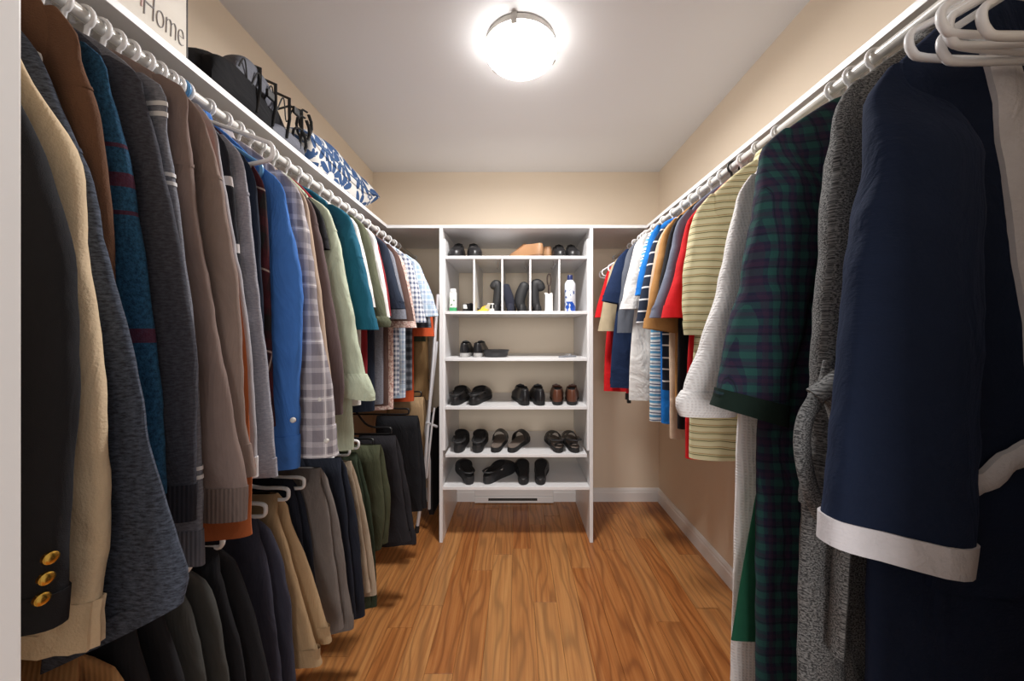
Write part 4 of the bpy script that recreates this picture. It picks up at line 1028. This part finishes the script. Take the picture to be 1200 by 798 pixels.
def shoe_parts(kind, side):
    """list of (name, MB, material key, parent index or None); heel at y = 0, toe along +y"""
    P = []; L = .285
    c = lambda z: (lambda s_: z)
    def lr(a, b, p=1.0): return lambda s_: lerp(a, b, s_**p)
    def solid(rs): return MB().rings([foot(L, *r, side=side) for r in rs], True, True, True)
    def strap(s_, z0, h, w_, k=1.0, thick=.0035, yoff=0):
        hw = curve(HWC, s_)*k; y = L*s_; pts = []
        for i in range(13):
            a = PI*i/12; pts.append((hw*math.cos(a)*1.02+side*.006, y+yoff*math.sin(a), z0+h*math.sin(a)**.8))
        rings = []
        for i, p in enumerate(pts):
            a = PI*i/12; nrm = Vector((math.cos(a), 0, math.sin(a))); p = Vector(p)
            rings.append([p+Vector((0, -w_, 0)), p+Vector((0, w_, 0)), p+nrm*thick+Vector((0, w_, 0)), p+nrm*thick+Vector((0, -w_, 0))])
        return MB().rings(rings, True, True, True)
    def heelstrap(zh, zf, s1, w_, k=1.0):
        pts = []
        for i in range(17):
            a = i/16; s_ = abs(1-2*a)*s1; hw = curve(HWC, max(.0, s_))*k; sg = 1 if a < .5 else -1
            pts.append((sg*hw, L*s_-.003, lerp(zh, zf, s_/s1)))
        return MB().tube(pts, w_, 8, .5)
    if kind in ('shoe', 'sneaker', 'boot'):
        h = {'shoe': 1.0, 'sneaker': .98, 'boot': 1.12}[kind]; sz = {'shoe': .022, 'sneaker': .028, 'boot': .024}[kind]
        P.append(('sole', solid([(.93, .005, .995, lr(0, .006, 3)), (1.0, 0, 1, lr(.004, .009, 3)), (1.02, -.002, 1.0, lr(sz*.6, sz*.5)), (1.0, 0, 1, lr(sz, sz*.75))]), 'sole'))
        up = [(.97, .004, .995, lr(sz, sz*.74)), (1.0, -.004, .995, lr(.040*h, .036)), (.97, -.008, .95, lr(.056*h, .050)), (.90, -.004, .83, lr(.070*h, .064)), (.80, .004, .69, lr(.083*h, .082*h)), (.72, .010, .58, lr(.093*h, .096*h)), (.68, .018, .55, lr(.096*h, .100*h)), (.62, .03, .52, lr(.090*h, .092*h))]
        P.append(('upper', MB().rings([foot(L, *r, side=side) for r in up]), 'upper'))
        P.append(('lining', solid([(.63, .028, .525, lr(.091*h, .093*h)), (.64, .03, .53, lr(.06, .07)), (.70, .03, .60, lr(sz+.012, sz+.012))][::-1]), 'lining'))
        P.append(('tongue', MB().rings([[Vector((x*.022, L*y_, z+.004*(1-x*x))) for x in (-1, -.5, 0, .5, 1)]+[Vector((x*.022, L*y_, z-.004)) for x in (1, .5, 0, -.5, -1)] for y_, z in ((.72, .077), (.60, .095), (.52, .104*h), (.49, .108*h))], True, True, True), 'upper'))
        P.append(('heel_tab', MB().rings([foot(L, *r, side=side)[0:5]+foot(L, *r, side=side)[-4:] for r in ((1.02, -.006, .99, c(.034)), (1.0, -.012, .95, c(.056*h)), (.80, -.003, .69, c(.084*h)))], False), 'accent'))
        if kind != 'boot':
            m = MB()
            for q in range(4):
                y_, z = lerp(.70, .54, q/3)*L, lerp(.083, .108*h, q/3)
                m.tube([(-.026, y_, z-.006), (0, y_-.003, z+.004), (.026, y_, z-.006)], .0022, 6)
            P.append(('laces', m, 'lining'))
    elif kind in ('clog', 'strap_clog', 'mule'):
        zh = {'clog': .048, 'strap_clog': .044, 'mule': .034}[kind]
        P.append(('sole', solid([(.95, .005, .995, lr(0, .006, 3)), (1.02, -.003, 1, lr(.006, .010, 3)), (1.04, -.004, 1.002, c(.022)), (1.02, -.002, 1, c(.027))]), 'sole'))
        up = [(1.0, 0, .998, c(.026)), (1.03, -.004, .998, lr(zh*.85, .040)), (1.00, -.003, .96, lr(zh, .058)), (.97, .0, .86, lr(zh+.001, .074)), (.93, .004, .74, lr(zh+.002, .088)), (.86, .012, .62, lr(zh+.003, .098)), (.80, .022, .60, lr(zh-.002, .094))]
        P.append(('upper', MB().rings([foot(L, *r, side=side) for r in up]), 'upper'))
        P.append(('footbed', solid([(.84, .03, .80, c(.029)), (.82, .022, .61, lr(zh-.003, .090))]), 'lining'))
        if kind != 'mule':
            P.append(('heel_strap', heelstrap(.072 if kind == 'strap_clog' else .064, .070, .42, .008, 1.02), 'upper'))
        if kind == 'strap_clog':
            m = MB()
            for sg in (-1, 1): m.tube([(sg*.034, L*.40, .066), (sg*.040, L*.40, .066)], .007, 10)
            P.append(('rivet', m, 'accent'))
    elif kind in ('sandal', 'slide'):
        P.append(('sole', solid([(.95, .005, .995, lr(0, .008, 3)), (1.02, -.003, 1, lr(.006, .012, 3)), (1.02, -.003, 1, c(.024)), (1.0, 0, 1, c(.030))]), 'sole'))
        P.append(('footbed', solid([(.97, .005, .99, c(.0305)), (.93, .012, .985, lr(.036, .032))]), 'footbed'))
        if kind == 'sandal':
            P.append(('toe_strap', strap(.68, .026, .050, .020), 'upper'))
            P.append(('instep_strap', strap(.45, .026, .066, .016, 1.05), 'upper'))
            P.append(('heel_strap', heelstrap(.078, .060, .45, .011, 1.05), 'upper'))
            P.append(('heel_pad', strap(.10, .030, .020, .012, .9), 'upper'))
        else:
            P.append(('toe_strap', strap(.62, .026, .062, .030, 1.0), 'upper'))
            P.append(('toe_strap', strap(.74, .026, .050, .014, 1.0, .003), 'upper'))
    elif kind == 'flip':
        P.append(('sole', solid([(.96, .003, .997, c(0)), (1, 0, 1, c(.004)), (1, 0, 1, c(.014)), (.97, .004, .996, c(.016))]), 'sole'))
        m = MB()
        for sg in (-1, 1): m.tube([(sg*.034, L*.45, .014), (sg*.030, L*.56, .034), (sg*.014, L*.68, .036), (0, L*.76, .016)], .005, 8, .6)
        P.append(('thong_strap', m, 'upper'))
    return P
def shoe(kind, name, label, cat, px, shelf, dd, yaw, mats, group=None, side=1, tiltx=0, rolly=0, scale=1.0, dz=0.0):
    key = (kind, side)
    if key not in SHOE: SHOE[key] = [(n, m.mesh(n), mk) for n, m, mk in shoe_parts(kind, side)]
    D = YU+dd; x = (px-VX)/F*D; z = SHZ[shelf] if isinstance(shelf, int) else shelf
    r = tag(empty(name, (x, D, z+.0006+dz), math.radians(yaw)), label, cat, group)
    r.rotation_euler = (math.radians(tiltx), math.radians(rolly), math.radians(yaw)); r.scale = (scale,)*3
    for n, me, mk in SHOE[key]:
        o = bpy.data.objects.new(n, me); C.objects.link(o); o.parent = r
        if not me.materials: me.materials.append(None)
        o.material_slots[0].link = 'OBJECT'; o.material_slots[0].material = mats.get(mk, mats['upper'])
    return r
def pair(kind, name, labels, cat, pxs, shelf, dd, yaws, mats, group, **k):
    for i, (p, y) in enumerate(zip(pxs, yaws)):
        shoe(kind, name, labels[i], cat, p, shelf, dd, y, mats, group, side=1 if i == 0 else -1, **k)
BLK = dict(upper=L_BLK, sole=L_SOLE, lining=L_LIN, accent=L_BLK, footbed=L_LIN)
RUBB = dict(upper=L_RUB, sole=L_RUB, lining=L_LIN, accent=L_GRY, footbed=L_LIN)
# top shelf
pair('shoe', 'dress_shoe', ('black dress shoe on the top shelf, close to the panel above the powder bottle', 'black dress shoe on the top shelf, turned outward beside its straight mate'), 'shoe', (542, 554), 0, .31, (180, 189), BLK, 'black shoes beside the left panel of the top shelf')
pair('shoe', 'dress_shoe', ('shiny black dress shoe on the top shelf, next to the tan moccasins', 'shiny black dress shoe on the top shelf, above the aerosol can'), 'shoe', (651.5, 665.5), 0, .31, (181, 179), BLK, 'black dress shoes beside the tan shoes', scale=.95)
TAN = dict(upper=L_TAN, sole=plain('dark_tan_sole', rgb(110, 76, 50), .6), lining=plain('tan_lining', rgb(150, 110, 80), .9), accent=L_TAN, footbed=L_TAN)
shoe('shoe', 'moccasin', 'tan leather moccasin lying across the top shelf, toe toward the empty middle', 'shoe', 636, 0, .045, 55, TAN, side=1, scale=.88)
shoe('shoe', 'moccasin', 'tan leather moccasin behind its mate, heel beside the shiny black shoe', 'shoe', 645, 0, .12, 34, TAN, side=-1, scale=.88)
# cubbies
SNK = dict(upper=L_BLK, sole=L_SOLE, lining=L_LIN, accent=L_WHT)
shoe('sneaker', 'sneaker', 'small black sneaker with white heel in the cubby beside the powder bottle', 'sneaker', 543, 1, .06, -30, SNK, scale=.52)
shoe('sneaker', 'sneaker', 'small white sneaker lying beside the yellow insole', 'sneaker', 577.5, 1, .05, 22, dict(upper=L_WHT, sole=L_WHT, lining=L_LIN, accent=L_SOLE), scale=.52)
o = None
def insole(px, D, yaw, label, mat):
    x = (px-VX)/F*D; r = tag(empty('insole', (x, D, SHZ[1]+.0006), math.radians(yaw)), label, 'insole')
    m = MB().rings([foot(.16, .8, 0, 1, f) for f in (lambda s_: .0+.045*s_**2, lambda s_: .005+.045*s_**2)], True, True, True)
    m.build('pad', mat, r)
insole(562, YU+.03, -14, 'yellow foam insole lying in the second cubby', L_YEL)
def slipper(pts, hw, px_list, label, mat):
    """a soft boot shaft that stands up and flops over: flattened tube with a foot"""
    D = YU+.12; P = [at(x, y, D) for x, y in px_list]; base = Vector((P[0].x, D, SHZ[1]))
    r = tag(empty('slipper_boot', base), label, 'slipper', 'floppy black slipper boots in the cubbies')
    q = [p-base for p in P]; fine = []
    for i in range(len(q)-1):
        a, b, c, d = [q[max(0, min(len(q)-1, i+k))] for k in (-1, 0, 1, 2)]
        for k in range(5):
            t = k/5; fine.append(.5*((2*b)+(c-a)*t+(2*a-5*b+4*c-d)*t*t+(3*b-a-3*c+d)*t**3))
    fine.append(q[-1]); n = len(fine)
    rad = [hw*(.9+.25*math.sin(PI*i/n))*(1 if i < n-2 else (.8 if i < n-1 else .4)) for i in range(n)]
    for p, rr in zip(fine, rad): p.z = max(p.z, rr*.55)
    MB().tube(fine, rad, 14, .75).build('shaft', mat, r)
    m = MB().rings([foot(.20, .66*k, y0, y1, f) for k, y0, y1, f in ((.9, 0, 1, lambda s_: .001), (1, 0, 1, lambda s_: .02), (.9, .02, .95, lambda s_: .04), (.5, .1, .7, lambda s_: .052))], True, True, True)
    m.build('foot', mat, r, (0, -.06, 0), (0, 0, 0))
    return r
slipper(0, .028, [(598, 361), (597, 352), (593, 340), (591, 333)], 'dark navy felt slipper boot upright in the middle cubby', L_NVY)
slipper(0, .030, [(611, 361), (609, 352), (612, 341), (616.5, 331)], 'black felt slipper boot flopped toward the cubby divider', L_RUB)
slipper(0, .026, [(581, 361), (583, 350), (584, 338), (581, 333), (577, 339)], 'black slipper boot with curled top beside the yellow insole', L_RUB)
slipper(0, .028, [(629, 361), (626, 348), (627, 334), (632, 334), (635, 341)], 'black slipper boot with drooping top beside the white carton', L_RUB)
def carton_brush():
    D = YU+.05; x = at(643, 0, D).x
    card = plain('white_card', rgb(232, 230, 226), .7)
    r = tag(empty('carton', (x, D, SHZ[1]+.0005)), 'slim open white carton standing in the fourth cubby', 'box')
    a, h = .024, .105
    MB().box(-a, a, -a*.8, -a*.8+.002, 0, h).box(-a, a, a*.8-.002, a*.8, 0, h).box(-a, -a+.002, -a*.8, a*.8, 0, h).box(a-.002, a, -a*.8, a*.8, 0, h).box(-a, a, -a*.8, a*.8, 0, .002).build('tray', card, r, smooth=False)
    box('flap', card, (-a, a*.8, h-.004), (a, a*.8+.002, h+.010), r)
    dk = plain('dark_wood_handle', rgb(52, 38, 32), .4)
    b = tag(empty('shoe_brush', (x, D, SHZ[1]+.003)), 'dark looped brush handle sticking out of the white carton', 'brush')
    loop = [(.002+.011*math.cos(t), 0, .19+.036*math.sin(t)) for t in [-PI/2+2*PI*k/24 for k in range(25)]]
    MB().tube(loop, .0042, 8).build('loop_handle', dk, b)
    MB().tube([(0, 0, .155), (0, 0, .08), (0, 0, .05)], [.006, .007, .010], 10).build('neck', dk, b)
    MB().lathe([(.012, .002), (.015, .02), (.013, .05)], 14).build('bristles', plain('brush_bristles', rgb(90, 76, 60), .9, bump=.5), b)
carton_brush()
def spray_can():
    D = YU+.06; x = at(668, 0, D).x
    t = NT('spray_can_print', .3); v = t.coord('Object'); q = t.xyz(v)
    low = t.math('LESS_THAN', q[2], .058)
    squig = t.math('GREATER_THAN', t.noise(t.map(v, (60, 60, 45)), 1.0, 2), .58)
    mid = t.math('MULTIPLY', t.math('GREATER_THAN', q[2], .068), t.math('LESS_THAN', q[2], .13))
    chk = t.math('GREATER_THAN', t.noise(t.map(v, (40, 40, 30)), 1.0, 1), .46)
    c = t.mix(t.math('MULTIPLY', mid, squig), rgb(222, 228, 236), rgb(60, 90, 150))
    c = t.mix(t.math('MULTIPLY', low, chk), c, rgb(24, 84, 190)); t.col(c)
    r = tag(empty('spray_can', (x, D, SHZ[1]+.0005)), 'white and blue aerosol can with navy cap in the end cubby', 'spray can')
    R = .033
    MB().lathe([(R-.003, 0), (R, .003), (R, .165), (R-.002, .172), (.020, .188), (.018, .190)], 28).build('can', t.m, r)
    MB().lathe([(.0165, .186), (.0165, .216), (.014, .221), (0.0004, .222)], 20).build('cap', plain('navy_cap', rgb(26, 40, 92), .35), r)
spray_can()
def powder():
    D = YU+.06; x = at(531, 0, D).x
    t = NT('powder_bottle_print', .4); v = t.coord('Object'); q = t.xyz(v)
    g = t.math('MULTIPLY', t.math('GREATER_THAN', t.noise(t.map(v, (70, 70, 50)), 1.0, 1), .6), t.math('LESS_THAN', q[2], .10))
    c = t.mix(g, rgb(232, 234, 230), rgb(120, 150, 120)); t.col(t.mix(t.math('LESS_THAN', q[2], .024), c, rgb(56, 160, 100)))
    r = tag(empty('powder_bottle', (x, D, SHZ[1]+.0005)), 'white powder bottle with green base in the first cubby', 'bottle')
    A = arc(24)
    rs = [[Vector((c*.0225*k, q*.016*k, z)) for c, q in A] for k, z in ((.95, 0), (1, .003), (1, .112), (.96, .117))]
    MB().rings(rs, True, True, True).build('bottle', t.m, r)
    MB().lathe([(.0185, .1165), (.0185, .134), (.016, .138), (.0004, .1385)], 20).build('cap', plain('white_cap', rgb(236, 236, 234), .4), r)
powder()
# third shelf
pair('sneaker', 'sneaker', ('black sneaker with grey sole on the third shelf, next to the side panel', 'black sneaker with grey sole on the third shelf, next to the oval dish'), 'sneaker', (543, 559), 2, .05, (2, -5), dict(upper=L_BLK, sole=L_GRY, lining=L_LIN, accent=L_BLK), 'black and grey sneakers on the third shelf', scale=.90)
def shoe_tray():
    D = YU+.09; x = at(581, 0, D).x
    r = tag(empty('oval_tin', (x, D, SHZ[2]+.0005)), 'low black oval dish next to the grey-soled sneakers', 'dish')
    def rg(k, z): return [Vector((.080*k*math.cos(a), .055*k*math.sin(a), z)) for a in [2*PI*i/36 for i in range(36)]]
    MB().rings([rg(.80, 0), rg(.86, .003), rg(.99, .038), rg(1.03, .041), rg(1.03, .045), rg(.97, .045), rg(.92, .010), rg(.5, .006)], True, True, True).build('bowl', plain('black_dish', rgb(44, 43, 44), .5), r)
shoe_tray()
shoe('flip', 'flip_flop', 'small grey foam flip-flop alone on the third shelf', 'sandal', 655, 2, .035, -55, dict(upper=plain('pale_strap', rgb(176, 178, 182), .5), sole=L_FLP), scale=.48)
# fourth shelf
pair('clog', 'clog', ('black leather clog on the fourth shelf, against the side panel', 'black leather clog on the fourth shelf, turned outward from its mate'), 'clog', (532, 553), 3, .025, (-6, -16), BLK, 'black clogs on the fourth shelf')
pair('sneaker', 'walking_shoe', ('black walking shoe on the fourth shelf, toe turned toward the clogs', 'black walking shoe on the fourth shelf, next to the brown shoes'), 'shoe', (616, 634), 3, .02, (12, 4), BLK, 'black walking shoes on the fourth shelf')
pair('shoe', 'loafer', ('brown leather shoe on the fourth shelf, next to the black walking shoes', 'brown leather shoe on the fourth shelf, against the side panel'), 'shoe', (653, 670.5), 3, .03, (-4, -10), dict(upper=L_BRN, sole=L_SOLE, lining=L_LIN, accent=L_BRN), 'brown leather shoes on the fourth shelf', scale=.97)
# fifth shelf
pair('clog', 'clog', ('black foam clog on the fifth shelf, against the side panel', 'black foam clog on the fifth shelf, next to the slide sandals'), 'clog', (536.5, 559), 4, .02, (3, -2), RUBB, 'black foam clogs on the fifth shelf')
pair('slide', 'slide_sandal', ('black slide sandal with taupe footbed, next to the foam clogs', 'black slide sandal with taupe footbed, turned outward past its mate'), 'sandal', (579.5, 598), 4, .025, (-6, -22), dict(upper=L_BLK, sole=L_SOLE, footbed=L_FTB), 'slide sandals with taupe footbed')
pair('sandal', 'strap_sandal', ('black strappy sandal on the fifth shelf, on the side of the slides', 'black strappy sandal on the fifth shelf, against the side panel'), 'sandal', (655.5, 675), 4, .02, (8, 2), dict(upper=L_BLK, sole=L_SOLE, footbed=L_FTB), 'strappy black sandals on the fifth shelf')
# lowest shelf
shoe('strap_clog', 'strap_clog', 'black strapped clog pointing inward on the lowest shelf', 'clog', 551, 5, .03, 22, RUBB)
shoe('strap_clog', 'strap_clog', 'black strapped clog turned far sideways on the lowest shelf', 'clog', 568, 5, .04, -38, RUBB, side=-1)
pair('mule', 'slip_on', ('black slip-on shoe on the lowest shelf, next to the strapped clogs', 'black slip-on shoe on the lowest shelf, with empty shelf beside it'), 'shoe', (613.5, 633), 5, .025, (3, -8), BLK, 'black slip-on shoes on the lowest shelf')
